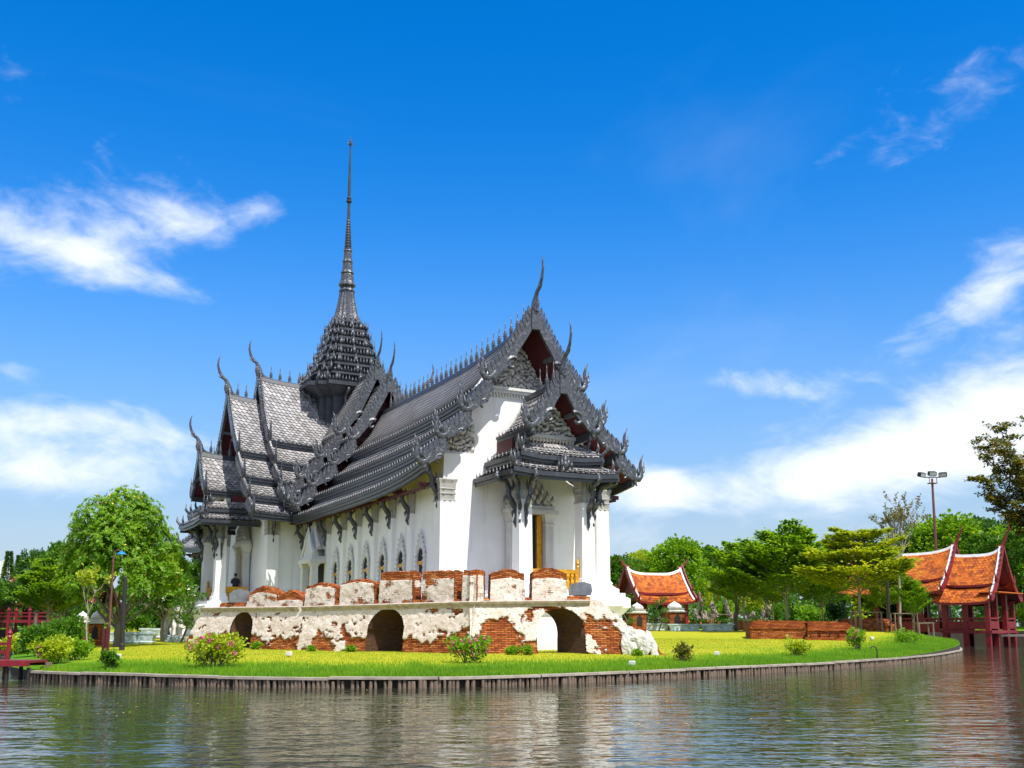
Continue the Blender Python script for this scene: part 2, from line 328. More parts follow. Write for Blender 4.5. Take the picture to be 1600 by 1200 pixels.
def brick_mat(name, plaster_attr):
    """bricks by UV in metres; where the 'plaster' vertex field is high the old lime plaster still holds"""
    m, N, L, P = nodes(name)
    uv = N.new('ShaderNodeUVMap'); uv.uv_map = 'metres'; o = uv.outputs[0]
    wob = tnoise(N, L, 2.2, 3, .6, o)
    wv = N.new('ShaderNodeVectorMath'); wv.operation = 'MULTIPLY_ADD'; cmb = N.new('ShaderNodeCombineXYZ'); L.new(wob, cmb.inputs[1]); L.new(cmb.outputs[0], wv.inputs[0]); wv.inputs[1].default_value = (0, .06, 0); L.new(o, wv.inputs[2])
    br = N.new('ShaderNodeTexBrick'); L.new(wv.outputs[0], br.inputs['Vector']); br.inputs['Scale'].default_value = 1; br.inputs['Brick Width'].default_value = .26; br.inputs['Row Height'].default_value = .066
    br.inputs['Mortar Size'].default_value = .012; br.inputs['Mortar Smooth'].default_value = .3; br.inputs['Bias'].default_value = 0
    br.inputs['Color1'].default_value = (.0, .0, .0, 1); br.inputs['Color2'].default_value = (1, 1, 1, 1); br.inputs['Mortar'].default_value = (.5, .5, .5, 1)
    n1 = tnoise(N, L, 1.6, 5, .7, o); n2 = tnoise(N, L, 11, 4, .7, o)
    mxf = N.new('ShaderNodeMath'); mxf.operation = 'MULTIPLY_ADD'; L.new(br.outputs['Color'], mxf.inputs[0]); mxf.inputs[1].default_value = .45
    ad = N.new('ShaderNodeMath'); ad.operation = 'MULTIPLY_ADD'; L.new(n1, ad.inputs[0]); ad.inputs[1].default_value = .8; ad.inputs[2].default_value = -.12; L.new(ad.outputs[0], mxf.inputs[2])
    bc = ramp(N, L, mxf.outputs[0], [(.1, (.10, .024, .008)), (.4, (.31, .072, .018)), (.65, (.50, .150, .034)), (.95, (.62, .33, .15))])
    mo = N.new('ShaderNodeMix'); mo.data_type = 'RGBA'; L.new(br.outputs['Fac'], mo.inputs[0]); L.new(bc, mo.inputs[6]); mo.inputs[7].default_value = (.055, .026, .014, 1)
    pc = ramp(N, L, n1, [(.25, (.52, .40, .32)), (.5, (.68, .58, .51)), (.8, (.76, .70, .66))])
    pd = ramp(N, L, n2, [(.33, (.30, .23, .18)), (.47, (1, 1, 1))]); pm = N.new('ShaderNodeMix'); pm.data_type = 'RGBA'; pm.blend_type = 'MULTIPLY'; pm.inputs[0].default_value = .75; L.new(pc, pm.inputs[6]); L.new(pd, pm.inputs[7])
    at = N.new('ShaderNodeAttribute'); at.attribute_name = 'plaster'
    q = N.new('ShaderNodeMath'); q.operation = 'MULTIPLY_ADD'; L.new(n2, q.inputs[0]); q.inputs[1].default_value = .16; L.new(at.outputs['Fac'], q.inputs[2])
    q1 = N.new('ShaderNodeMath'); q1.operation = 'MULTIPLY_ADD'; L.new(br.outputs['Fac'], q1.inputs[0]); q1.inputs[1].default_value = -.05; L.new(q.outputs[0], q1.inputs[2])
    mk = ramp(N, L, q1.outputs[0], [(.545, (0, 0, 0)), (.60, (1, 1, 1))])
    fm = N.new('ShaderNodeMix'); fm.data_type = 'RGBA'; L.new(mk, fm.inputs[0]); L.new(mo.outputs[2], fm.inputs[6]); L.new(pm.outputs[2], fm.inputs[7])
    L.new(fm.outputs[2], P.inputs['Base Color']); P.inputs['Roughness'].default_value = .9; P.inputs['Specular IOR Level'].default_value = .15
    hh = N.new('ShaderNodeMath'); hh.operation = 'SUBTRACT'; hh.inputs[0].default_value = 1; L.new(br.outputs['Fac'], hh.inputs[1])
    h2 = N.new('ShaderNodeMix'); h2.data_type = 'FLOAT'; L.new(mk, h2.inputs[0]); L.new(hh.outputs[0], h2.inputs[2]); h2.inputs[3].default_value = 1.8
    h3 = N.new('ShaderNodeMath'); h3.operation = 'MULTIPLY_ADD'; L.new(n2, h3.inputs[0]); h3.inputs[1].default_value = .8; L.new(h2.outputs[0], h3.inputs[2])
    bump(N, L, P, h3.outputs[0], .8, .02)
brick_mat('ruin_brick', True)
simple('arch_shade_brick', [(.2, (.020, .010, .006)), (.5, (.060, .026, .012)), (.85, (.14, .055, .022))], 5, .95, sc3=(1, 1, 3.2), bmp=1., bd=.04)  # tunnel brick darkened in its colour to stand for shade inside the arches
# ------------------------------------------------------------------ ground, bank, water
BANK = [(-14.3, 31.5), (-12.5, 30.3), (-10.7, 29.4), (-8.2, 28.2), (-5.8, 27.45), (-3.7, 27.15), (-1.65, 27.3), (1.2, 29.0), (3.8, 31.3), (7.4, 34.7), (11.2, 38.5), (15.5, 43.6), (20, 50), (24.5, 58.0), (27.4, 64.4), (28.8, 68.5)]
def smooth_line(pts, step=.5):
    P = np.array(pts, float); out = []
    for i in range(len(P)-1):
        p0, p1, p2, p3 = P[max(i-1, 0)], P[i], P[i+1], P[min(i+2, len(P)-1)]
        n = max(2, int(np.linalg.norm(p2-p1)/step))
        for k in range(n):
            t = k/n; out.append(.5*((2*p1)+(-p0+p2)*t+(2*p0-5*p1+4*p2-p3)*t*t+(-p0+3*p1-3*p2+p3)*t**3))
    out.append(P[-1]); return np.array(out)
BL = smooth_line(BANK)
LEFT_EDGE = [(-400, 122), (-72, 119), (-51, 112), (-46, 98), (-36, 75), (-26, 55), (-20, 42), (-16.6, 35)]
RIGHT_EDGE = [(30.5, 74), (33, 84), (37, 97), (44, 101), (56, 99.5), (70, 97), (100, 94), (400, 90)]
SHORE = np.array(LEFT_EDGE+[tuple(p) for p in BL]+RIGHT_EDGE)
def shore_dist(x, y):
    x = np.asarray(x, float); y = np.asarray(y, float); best = np.full(x.shape, 1e9)
    for a, b in zip(SHORE[:-1], SHORE[1:]):
        d = b-a; t = np.clip(((x-a[0])*d[0]+(y-a[1])*d[1])/(d@d), 0, 1)
        best = np.minimum(best, np.hypot(x-a[0]-t*d[0], y-a[1]-t*d[1]))
    return best
def gz(x, y):
    x = np.asarray(x, float); y = np.asarray(y, float); d = shore_dist(x, y)
    z = .25+.37*(1-np.exp(-d/4.0))+np.clip(y-42, 0, 62)*.0165
    z = z+.35*np.exp(-(((x-22.5)/6)**2+((y-68)/9)**2))*np.clip(d/3, 0, 1)        # mound by the waterside hall
    z = z+.06*(fbm(x*.35, y*.35, 3)-.5)*np.clip(d/2, 0, 1)
    return z
def gz1(x, y): return float(gz(np.array([x]), np.array([y]))[0])
def build_ground():
    poly = [tuple(p) for p in SHORE]+[(700, 900), (-700, 900)]
    n = len(poly); pts = list(poly); edges = [(i, (i+1) % n) for i in range(n)]
    from mathutils.geometry import intersect_point_line
    P = np.array(poly); r = np.random.default_rng(3)
    def inside(x, y):
        c = np.zeros(x.shape, bool); j = n-1
        for i in range(n):
            a, b = P[i], P[j]; k = (a[1] > y) != (b[1] > y)
            with np.errstate(divide='ignore', invalid='ignore'):
                c ^= k & (x < (b[0]-a[0])*(y-a[1])/(b[1]-a[1])+a[0])
            j = i
        return c
    gs = []
    for (x0, x1, y0, y1, st) in ((-24, 34, 26, 70, .8), (-60, 60, 26, 125, 3.), (-600, 600, 90, 850, 45)):
        X, Y = np.meshgrid(np.arange(x0, x1, st), np.arange(y0, y1, st)); X = X.ravel()+r.uniform(-.2, .2, X.size)*st; Y = Y.ravel()+r.uniform(-.2, .2, Y.size)*st
        k = inside(X, Y)
        if st > 1: k &= ~((X > -24) & (X < 34) & (Y > 26) & (Y < 70))
        if st > 10: k &= ~((X > -60) & (X < 60) & (Y < 125))
        X, Y = X[k], Y[k]; k = shore_dist(X, Y) > .3*min(st, 2); gs.append(np.stack([X[k], Y[k]], 1))
    allp = pts+[tuple(p) for g in gs for p in g]
    vo, eo, fo, *_ = delaunay_2d_cdt([Vector(p) for p in allp], edges, [], 1, 1e-4)
    V = np.array([(v.x, v.y) for v in vo]); z = gz(V[:, 0], V[:, 1])
    fo = [f for f in fo]
    skirt0 = len(V); nb = n; d = shore_dist(V[:, 0], V[:, 1])
    me = bpy.data.meshes.new('ground'); me.from_pydata([(a, b, c) for (a, b), c in zip(V, z)], [], [tuple(f) for f in fo])
    me.materials.append(M['lawn_soil']); me.shade_smooth()
    at = me.attributes.new('lush', 'FLOAT', 'POINT')
    lush = np.exp(-((d*(1.5-fbm(V[:, 0]*.5, V[:, 1]*.5, 8)))/2.4)**2)*.9; lush = lush*(V[:, 1] < 75)+np.where(V[:, 1] > 88, .5, 0)
    at.data.foreach_set('value', lush.astype(np.float32))
    o = obj('ground', me, kind='structure')
    # earth face of the bank behind the piles
    mb = MB(); S = SHORE
    zz = gz(S[:, 0], S[:, 1])
    for i in range(len(S)-1):
        a, b = S[i], S[i+1]; mb.add([(a[0], a[1], -.6), (b[0], b[1], -.6), (b[0], b[1], zz[i+1]), (a[0], a[1], zz[i])], [(0, 1, 2, 3)])
    part('bank_earth', mb, 'earth', o, smooth=True)
build_ground()
wm = MB(); wm.add([(-700, -80, 0), (700, -80, 0), (700, 900, 0), (-700, 900, 0)], [(0, 1, 2, 3)])
part('water', wm, 'lake_water', kind='structure')

# ------------------------------------------------------------------ the palace hall
ANG = math.radians(28.2); XC = 25.6
FRONT = Vector((.655, 46.97, 0))
palace = thing('palace_hall', 'white palace hall with stacked dark grey roofs and a tall thin spire', 'palace', FRONT, ANG)
PM = Matrix.Translation(FRONT) @ Matrix.Rotation(ANG, 4, 'Z')
ARM = {'front': math.pi, 'left': math.pi/2, 'back': 0., 'right': -math.pi/2}
ARM_PARTS = {'hall': [], 'wing': []}
def arm_part(arm, name, me, parent=None, **k):
    """a mesh given in the arm's own frame: p across, q outward from the crossing, z up"""
    if parent is None:
        o = obj(name, me, palace, (0, XC, 0), ARM['front' if arm == 'hall' else 'left'], **k); ARM_PARTS[arm].append(o); return o
    return obj(name, me, parent, **k)
LEAF_V = np.array([(-.3, 0, 0), (.3, 0, 0), (.45, .05, .4), (0, .10, 1.), (-.45, .05, .4), (0, .3, .4)])
LEAF_F = np.array([(0, 1, 5), (1, 2, 5), (2, 3, 5), (3, 4, 5), (4, 0, 5), (1, 0, 4), (1, 4, 2), (2, 4, 3)])
def leaves(items):
    """items: (pos, outward dir, height, width) -> one mesh array of antefix leaves"""
    P = np.array([i[0] for i in items], float); D = np.array([i[1] for i in items], float); D[:, 2] = 0; D /= np.linalg.norm(D, axis=1)[:, None]
    H = np.array([i[2] for i in items]); Wd = np.array([i[3] for i in items]); A = np.stack([-D[:, 1], D[:, 0], 0*H], 1)
    V = P[:, None]+LEAF_V[None, :, 0, None]*(A*Wd[:, None])[:, None]+LEAF_V[None, :, 1, None]*(D*Wd[:, None])[:, None]
    V[:, :, 2] += LEAF_V[None, :, 2]*H[:, None]
    F = LEAF_F[None]+(np.arange(len(items))*6)[:, None, None]
    return V.reshape(-1, 3), F.reshape(-1, 3)
def tile_field(fn, nu, nv, lift=.085, over=.55):
    """rows of pointed tiles lying on a patch fn(u, v)->(n,3), v runs down the slope"""
    J, I = np.meshgrid(np.arange(nv), np.arange(-1, nu)); J = J.ravel(); I = I.ravel()
    u0 = (I+.5*(J % 2))/nu; u1 = u0+1/nu*.97; k = (u1 > 0) & (u0 < 1); u0 = np.clip(u0[k], 0, 1); u1 = np.clip(u1[k], 0, 1); J = J[k]
    v0 = J/nv; v1 = np.minimum((J+1+over)/nv, 1+.4/nv); vm = v0+(v1-v0)*.62; um = (u0+u1)/2
    e = 1e-3
    q = fn(um, np.clip(vm, 0, 1)); tu = fn(np.clip(um+e, 0, 1), vm)-fn(np.clip(um-e, 0, 1), vm); tv = fn(um, vm+e)-fn(um, vm-e)
    nr = np.cross(tu, tv); nr /= np.linalg.norm(nr, axis=1)[:, None]; nr[nr[:, 2] < 0] *= -1
    jit = rng.uniform(-.004, .004, len(u0))[:, None]
    a = fn(u0, v0)+nr*.008; b = fn(u1, v0)+nr*.008; c = fn(u1, vm)+nr*(lift*.75+jit); d = fn(um, v1)+nr*(lift+jit); f = fn(u0, vm)+nr*(lift*.75+jit)
    V = np.stack([a, b, c, d, f], 1).reshape(-1, 3); F = np.arange(len(u0)*5).reshape(-1, 5)
    return V, F
def join(parts):
    Vs = []; Fs = []; o = 0
    for V, F in parts: Vs.append(V); Fs.append(F+o); o += len(V)
    return np.concatenate(Vs), np.concatenate(Fs)
def fin_mesh():
    mb = MB(); mb.lathe([(.10, -.05), (.10, .04), (.06, .07), (.12, .13), (.06, .19), (.13, .24), (.065, .30), (.11, .36), (.045, .42), (.07, .47), (.035, .52), (.022, .78), (.004, 1.05)], 8)
    return mb.mesh('ridge_finial', M['finial'], True)
FIN = fin_mesh()
XH = Vector((1, 0, 0))
def chofa_mesh(h):
    k = h/2.5; mb = MB()
    pts = [(0, -1.5, -.30), (0, -.8, -.16), (0, -.25, .02), (0, 0, .22), (0, .05, .45), (0, .10, .75), (0, .20, .95), (0, .42, 1.10), (0, .62, 1.45), (0, .72, 1.85), (0, .70, 2.2), (0, .60, 2.5)]
    mb.tube([Vector(p)*k for p in pts], [r*k for r in (.07, .10, .17, .27, .25, .15, .115, .12, .09, .075, .05, .012)], 8, (XH, .62))
    mb.tube([Vector(p)*k for p in ((0, .36, 1.08), (0, .58, 1.10), (0, .66, 1.22))], [.09*k, .06*k, .008], 6, (XH, .6))
    mb.box(-.22*k, .22*k, -.13, .13, -.75*k, .1*k)
    return mb.mesh('horn_finial', M['ornament'], False)
def naga_mesh(sgn, k=1.):
    """upturned naga-head flame at the foot of a bargeboard; local x outward, z up"""
    mb = MB(); YH = Vector((0, 1, 0))
    def t(pts, rad, n=7): mb.tube([Vector((sgn*a*k, 0, b*k)) for a, b in pts], [r*k for r in rad], n, (YH, .62))
    t([(-.42, .42), (-.22, .10), (-.02, -.08), (.20, -.06), (.34, .12), (.36, .42), (.30, .68), (.36, .95), (.50, 1.22)], (.13, .16, .17, .17, .15, .12, .09, .06, .01))
    t([(.30, .22), (.52, .34), (.55, .62)], (.09, .06, .01)); t([(.33, .5), (.50, .60), (.53, .86)], (.07, .05, .01)); t([(.20, .10), (.12, .38), (.22, .66)], (.08, .06, .01))
    t([(-.05, -.05), (-.02, -.30), (.08, -.42)], (.12, .09, .03))
    return mb.mesh('naga_finial', M['ornament'], True)
NAGA = {s: naga_mesh(s) for s in (-1, 1)}
def bargeboard_mesh(sgn, p0, z0, p1, z1, q, first):
    mb = MB(); a = Vector((p0, z0)); b = Vector((p1, z1)); d = b-a; Ln = d.length; d /= Ln; n = Vector((-d.y, d.x))
    if n.y < 0: n = -n
    sag = .035*Ln
    def at(f, off): c = a+d*(f*Ln)+n*(off-sag*math.sin(math.pi*f)); return (c.x, c.y)
    fn = lambda x, z, t: (sgn*x, t, z)
    k = 14; top = [at(i/k, .10) for i in range(k+1)]
    def low(f):
        if first: return -.26-.10*math.exp(-((f-.66)/.10)**2)
        return -.24-.10*math.exp(-((f-.45)/.2)**2)
    bot = [at(i/k, low(i/k)) for i in range(k, -1, -1)]
    mb.prism(top+bot, fn, q-.08, q+.08)
    m = max(3, int(Ln/.27))
    for i in range(m):
        f0 = (i+.08)/m; f1 = (i+.92)/m
        mb.prism([at(f0, .08), at(f0-.10/Ln, .30), at(f0-.17/Ln, .44), at(f0+.06/Ln, .36), at(f1-.02, .22), at(f1, .08)], fn, q-.05, q+.05)
    if first:                                                     # curling naga coil half way down
        c = at(.70, -.42); cc = Vector(c); pts = []
        for i in range(13):
            th = 2.2-i*.42; r = .34-.021*i; pts.append((sgn*(cc.x+r*math.cos(th)), q+.02, cc.y+r*math.sin(th)))
        mb.tube(pts, [.13-.006*i for i in range(13)], 6)
    else:
        c = Vector(at(.55, -.34)); pts = [(sgn*(c.x+.20*math.cos(2.4-i*.5)), q+.02, c.y+.20*math.sin(2.4-i*.5)) for i in range(8)]
        mb.tube(pts, [.10-.007*i for i in range(8)], 6)
    return mb.mesh('bargeboard', M['ornament'])
def roof_section(arm, prof, q0, q1, rdrop=0., edrop=0., dl=3.6, fin=None, chofa=2.5, tw=.29, ext=.55, ant=.32, curl=0.):
    """gabled, stepped roof. prof: ridge z and tiers (p0,z0,p1,z1); gable end at q1"""
    zr, tiers = prof; zl = tiers[-1][3]; Lq = q1-q0
    def drop(q, z):
        f = 1-np.exp(-(q1-q)/dl); return f*(edrop+(rdrop-edrop)*np.clip((z-zl)/(zr-zl), 0, 1))
    def S(i, sgn, lift=0.):
        p0, z0, p1, z1 = tiers[i]; sg = (.30 if i == 0 else .08)
        def fn(u, v):
            u = np.asarray(u, float); v = np.asarray(v, float); q = q0+u*Lq; p = p0+(p1-p0)*v; z = z0+(z1-z0)*v-sg*np.sin(np.pi*np.clip(v, 0, 1))
            z = z-drop(q, z)+lift; return np.stack([sgn*p, q, z], -1)
        return fn
    deck = MB(); sof = MB(); tl = []; nq = max(4, int(Lq/1.2))
    for i in range(len(tiers)):
        p0, z0, p1, z1 = tiers[i]; ls = math.hypot(p1-p0, z1-z0)
        for sgn in (-1, 1):
            fn = S(i, sgn); nvv = 8 if i == 0 else 4
            U, Vv = np.meshgrid(np.linspace(0, 1, nq+1), np.linspace(0, 1, nvv+1), indexing='ij'); G = fn(U.ravel(), Vv.ravel())
            fs = [(a*(nvv+1)+b, (a+1)*(nvv+1)+b, (a+1)*(nvv+1)+b+1, a*(nvv+1)+b+1) for a in range(nq) for b in range(nvv)]
            deck.add(G, fs); G2 = G.copy(); G2[:, 2] -= .09; sof.add(G2, fs)
            tl.append(tile_field(fn, max(3, int(Lq/tw)), max(2, int(ls/.25))))
    roof = arm_part(arm, 'roof', deck.mesh('roof', M['dark_metal'], True))
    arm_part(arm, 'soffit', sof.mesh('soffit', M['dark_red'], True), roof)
    V, F = join(tl); arm_part(arm, 'roof_tiles', npmesh('roof_tiles', V, F, M['roof_tile']), roof, kind='stuff')
    for i in range(len(tiers)):
        p0, z0, p1, z1 = tiers[i]
        for sgn in (-1, 1):
            mb = MB(); qs = np.linspace(q0, q1-.02, nq+1); zz = z1-drop(qs, np.full(len(qs), z1))
            sec = [(-.10, .04), (.07, .06), (.07, -.05), (.02, -.07), (.02, -.20), (-.05, -.22), (-.05, -.36), (-.20, -.38), (-.20, -.02)]
            for (g0, g1) in zip(range(nq), range(1, nq+1)):
                pass
            mb.loft([[(sgn*(p1+a), qs[g], zz[g]+b) for a, b in (sec if sgn > 0 else sec[::-1])] for g in range(nq+1)])
            arm_part(arm, 'eave_beam', mb.mesh('eave_beam', M['dark_metal']), roof)
            n = max(2, int(Lq/ant)); q = q0+(np.arange(n)+.5)/n*Lq; zz = z1-drop(q, np.full(n, z1))
            V, F = leaves([((sgn*(p1-.02), a, b+.05), (sgn, 0, 0), .25, .15) for a, b in zip(q, zz)])
            arm_part(arm, 'antefix_row', npmesh('antefix_row', V, F, M['antefix']), roof, kind='stuff')
            arm_part(arm, 'bargeboard', bargeboard_mesh(sgn, p0+(.02 if i == 0 else .05), z0+.06, p1-.05, z1+.10, q1, i == 0), roof)
            arm_part(arm, 'naga_finial', NAGA[sgn], roof, loc=(sgn*p1, q1, z1+.05), sc_=1. if i == 0 else .94)
    qs = np.linspace(q0, q1, nq+4); mb = MB(); zz = zr-drop(qs, np.full(len(qs), zr))
    mb.loft([[(a, qs[g], zz[g]+b) for a, b in ((-.24, -.16), (-.15, .10), (-.07, .17), (.07, .17), (.15, .10), (.24, -.16))] for g in range(len(qs))])
    arm_part(arm, 'ridge_cap', mb.mesh('ridge_cap', M['dark_metal']), roof)
    if fin:
        for q in fin: arm_part(arm, 'ridge_finial', FIN, roof, loc=(0, q, zr-float(drop(q, zr))+.14))
    # purlin ends showing under the gable
    for i, (p0, z0, p1, z1) in enumerate(tiers[:1]):
        for sgn in (-1, 1):
            mb = MB(); px_ = p0+(p1-p0)*.42; pz = z0+(z1-z0)*.42-.52; mb.box(sgn*px_-.09, sgn*px_+.09, q1-.9, q1+.02, pz-.09, pz+.09)
            arm_part(arm, 'purlin_end', mb.mesh('purlin_end', M['grey_metal']), roof)
    if chofa: arm_part(arm, 'horn_finial', chofa_mesh(chofa), roof, loc=(0, q1, zr+.12))
    return roof
HALL = (15.7, [(.05, 15.7, 2.35, 12.55), (2.22, 12.15, 3.40, 11.0), (3.25, 10.62, 4.55, 9.72), (4.40, 9.36, 5.45, 8.52)])
HB = (16.35, [(.05, 16.35, 2.25, 12.75), (2.12, 12.35, 3.40, 11.12), (3.25, 10.75, 4.62, 9.78), (4.45, 9.40, 5.55, 8.55)])
HA = (17.6, [(.05, 17.6, 2.35, 13.40), (2.2, 13.0, 3.52, 11.85), (3.35, 11.45, 4.70, 10.5), (4.5, 10.1, 5.6, 9.25)])
WA = (17.75, [(.05, 17.75, 3.0, 13.2), (2.85, 12.8, 4.4, 11.6), (4.2, 11.2, 5.7, 10.15), (5.5, 9.8, 6.9, 8.95)])
WB = (16.35, [(.05, 16.35, 3.1, 12.35), (2.95, 11.95, 4.7, 10.55), (4.5, 10.15, 6.1, 9.2), (5.9, 8.85, 7.2, 8.15)])
roof_section('hall', HALL, 7.2, 26.45, 1.10, .68, 3.6, fin=[26.0-.62*k for k in range(1, 29)], chofa=2.6)
roof_section('hall', HB, 4.0, 8.4, 0, 0, fin=[], chofa=2.4)
roof_section('hall', HA, 0.6, 6.2, 0, 0, fin=[], chofa=2.4)
roof_section('wing', WA, 0.6, 5.9, .35, .2, 2.0, fin=[3.2, 3.85, 4.5, 5.1], chofa=2.4, ant=.42)
roof_section('wing', WB, 3.6, 7.85, .35, .2, 2.0, fin=[5.5, 6.1, 6.7, 7.25], chofa=2.5, ant=.42)
# porch roofs: a gable over two hipped skirts
PORCH_H = (12.15, [(.05, 12.15, 1.55, 10.05)])
PORCH_W = (12.45, [(.05, 12.45, 1.9, 9.95)])
roof_section('hall', PORCH_H, 25.7, 28.9, .25, .1, 1.5, fin=[26.9, 27.5, 28.1], chofa=2.4, ant=.30)
roof_section('wing', PORCH_W, 6.4, 9.5, .25, .1, 1.5, fin=[7.6, 8.2, 8.8], chofa=2.3, ant=.42)
def skirt(arm, pi, zi, po, zo, qw, qi, qo):
    """hipped lean-to roof round three sides of a porch"""
    deck = MB(); tl = []; an = []; A = [(-pi, qw), (-pi, qi), (pi, qi), (pi, qw)]; B = [(-po, qw), (-po, qo), (po, qo), (po, qw)]; beams = MB(); HIPS = []
    for i in range(3):
        a0, a1, b0, b1 = (np.array((*A[i], zi)), np.array((*A[i+1], zi)), np.array((*B[i], zo)), np.array((*B[i+1], zo)))
        def fn(u, v, a0=a0, a1=a1, b0=b0, b1=b1):
            u = np.asarray(u)[:, None]; v = np.asarray(v)[:, None]; r = (a0*(1-u)+a1*u)*(1-v)+(b0*(1-u)+b1*u)*v; r[:, 2] -= .06*np.sin(np.pi*np.clip(v[:, 0], 0, 1)); 
            r[:, 2] += .12*np.abs(2*u[:, 0]-1)**4*v[:, 0] if i == 1 else 0
            return r
        U, Vv = np.meshgrid(np.linspace(0, 1, 9), np.linspace(0, 1, 4), indexing='ij'); deck.add(fn(U.ravel(), Vv.ravel()), [(a*4+b, (a+1)*4+b, (a+1)*4+b+1, a*4+b+1) for a in range(8) for b in range(3)])
        Lb = np.linalg.norm(b1-b0); ls = np.linalg.norm((a0-b0+a1-b1)/2); tl.append(tile_field(fn, max(3, int(Lb/.25)), max(2, int(ls/.21))))
        n = int(Lb/.32); u = (np.arange(n)+.5)/n; P = fn(u, np.ones(n)); dr = [(-1, 0, 0), (0, 1, 0), (1, 0, 0)][i]
        an += [(p+np.array((0, 0, .02)), dr, .25, .15) for p in P]
        e = fn(np.array([0., .25, .5, .75, 1.]), np.ones(5)); ex = np.array(dr)*.06
        for s in range(4):
            beams.beam(Vector(e[s]+ex)-Vector((0, 0, .12)), Vector(e[s+1]+ex)-Vector((0, 0, .12)), .10, .20); beams.beam(Vector(e[s]-ex*.6)-Vector((0, 0, .27)), Vector(e[s+1]-ex*.6)-Vector((0, 0, .27)), .10, .16)
    for s in (-1, 1):
        hips = MB(); HIPS.append(hips); hips.tube([(s*pi, qi, zi+.06), (s*(pi+po)/2, (qi+qo)/2, (zi+zo)/2+.05), (s*po, qo, zo+.15), (s*(po+.18), qo+.18, zo+.42), (s*(po+.16), qo+.16, zo+.8)], [.09, .09, .10, .08, .01], 6)
        for f in (.35, .75): 
            x, y, z = s*(pi+(po-pi)*f), qi+(qo-qi)*f, zi+(zo-zi)*f+.06
            hips.tube([(x, y, z), (x+s*.08, y+.08, z+.3), (x+s*.05, y+.05, z+.62)], [.09, .07, .008], 6)
    r = arm_part(arm, 'skirt_roof', deck.mesh('skirt_roof', M['dark_metal']))
    V, F = join(tl); arm_part(arm, 'roof_tiles', npmesh('roof_tiles', V, F, M['roof_tile']), r, kind='stuff')
    V, F = leaves(an); arm_part(arm, 'antefix_row', npmesh('antefix_row', V, F, M['antefix']), r, kind='stuff')
    arm_part(arm, 'eave_beam', beams.mesh('eave_beam', M['dark_metal']), r); [arm_part(arm, 'hip_ridge', hp.mesh('hip_ridge', M['ornament'], True), r) for hp in HIPS]
    if zo < 8.3:                                                   # carved gablet on the middle of the lower eave
        z = (zi+zo)/2-.1; q = qo-.12; it2 = [((x, q, z), (0, 1, 0), h, w_) for x, h, w_ in ((0, .85, .34), (-.16, .6, .26), (.16, .6, .26), (-.32, .42, .22), (.32, .42, .22), (0, .45, .5))]
        V, F = leaves(it2); arm_part(arm, 'gablet', npmesh('gablet', V, F, M['ornament']), r)
    return r
skirt('hall', 1.25, 9.45, 2.05, 8.85, 25.6, 28.15, 28.75); skirt('hall', 1.75, 8.62, 2.6, 8.08, 25.6, 28.4, 29.15)
skirt('wing', 1.9, 9.25, 2.6, 8.72, 6.3, 8.9, 9.5); skirt('wing', 2.4, 8.5, 3.2, 8.0, 6.3, 9.15, 9.9)
# ---- walls and podium
def cross(e, hw, qf, tw, tq, pw=None, qp=None, tpw=None, tpq=None):
    h, f, t, g = hw+e, qf+e, tw+e, tq+e
    if pw is None: q = [(h, -f), (h, -t), (g, -t), (g, t), (h, t), (h, f), (-h, f), (-h, t), (-g, t), (-g, -t), (-h, -t), (-h, -f)]
    else:
        a, b, c, d = pw+e, qp+e, tpw+e, tpq+e
        q = [(-a, -b), (a, -b), (a, -f), (h, -f), (h, -t), (g, -t), (g, -c), (d, -c), (d, c), (g, c), (g, t), (h, t), (h, f), (a, f), (a, b), (-a, b), (-a, f), (-h, f), (-h, t), (-g, t), (-g, c), (-d, c), (-d, -c), (-g, -c), (-g, -t), (-h, -t), (-h, -f), (-a, -f)]
    return [(x, y+XC) for x, y in q]
WALLP = (4.12, 25.55, 5.3, 6.2)
mb = MB(); mb.loft([[(x, y, z) for x, y in cross(e, *WALLP, 1.95, 28.2, 2.1, 8.5)] for e, z in ((1.05, .3), (1.05, 1.15), (.98, 1.2), (.80, 1.45), (.68, 1.5), (.62, 2.1), (.72, 2.2), (.86, 2.4), (.92, 2.45), (.92, 2.85), (.85, 2.9), (.75, 2.95), (.75, 3.12))])
part('podium', mb, 'white_plaster', palace)
mb = MB(); mb.loft([[(x, y, z) for x, y in cross(e, *WALLP)] for e, z in ((.55, 3.125), (.55, 3.30), (.45, 3.36), (.30, 3.50), (.34, 3.58), (.22, 3.75), (.12, 3.80), (-.02, 9.15))])
part('wall', mb, 'white_plaster', palace)
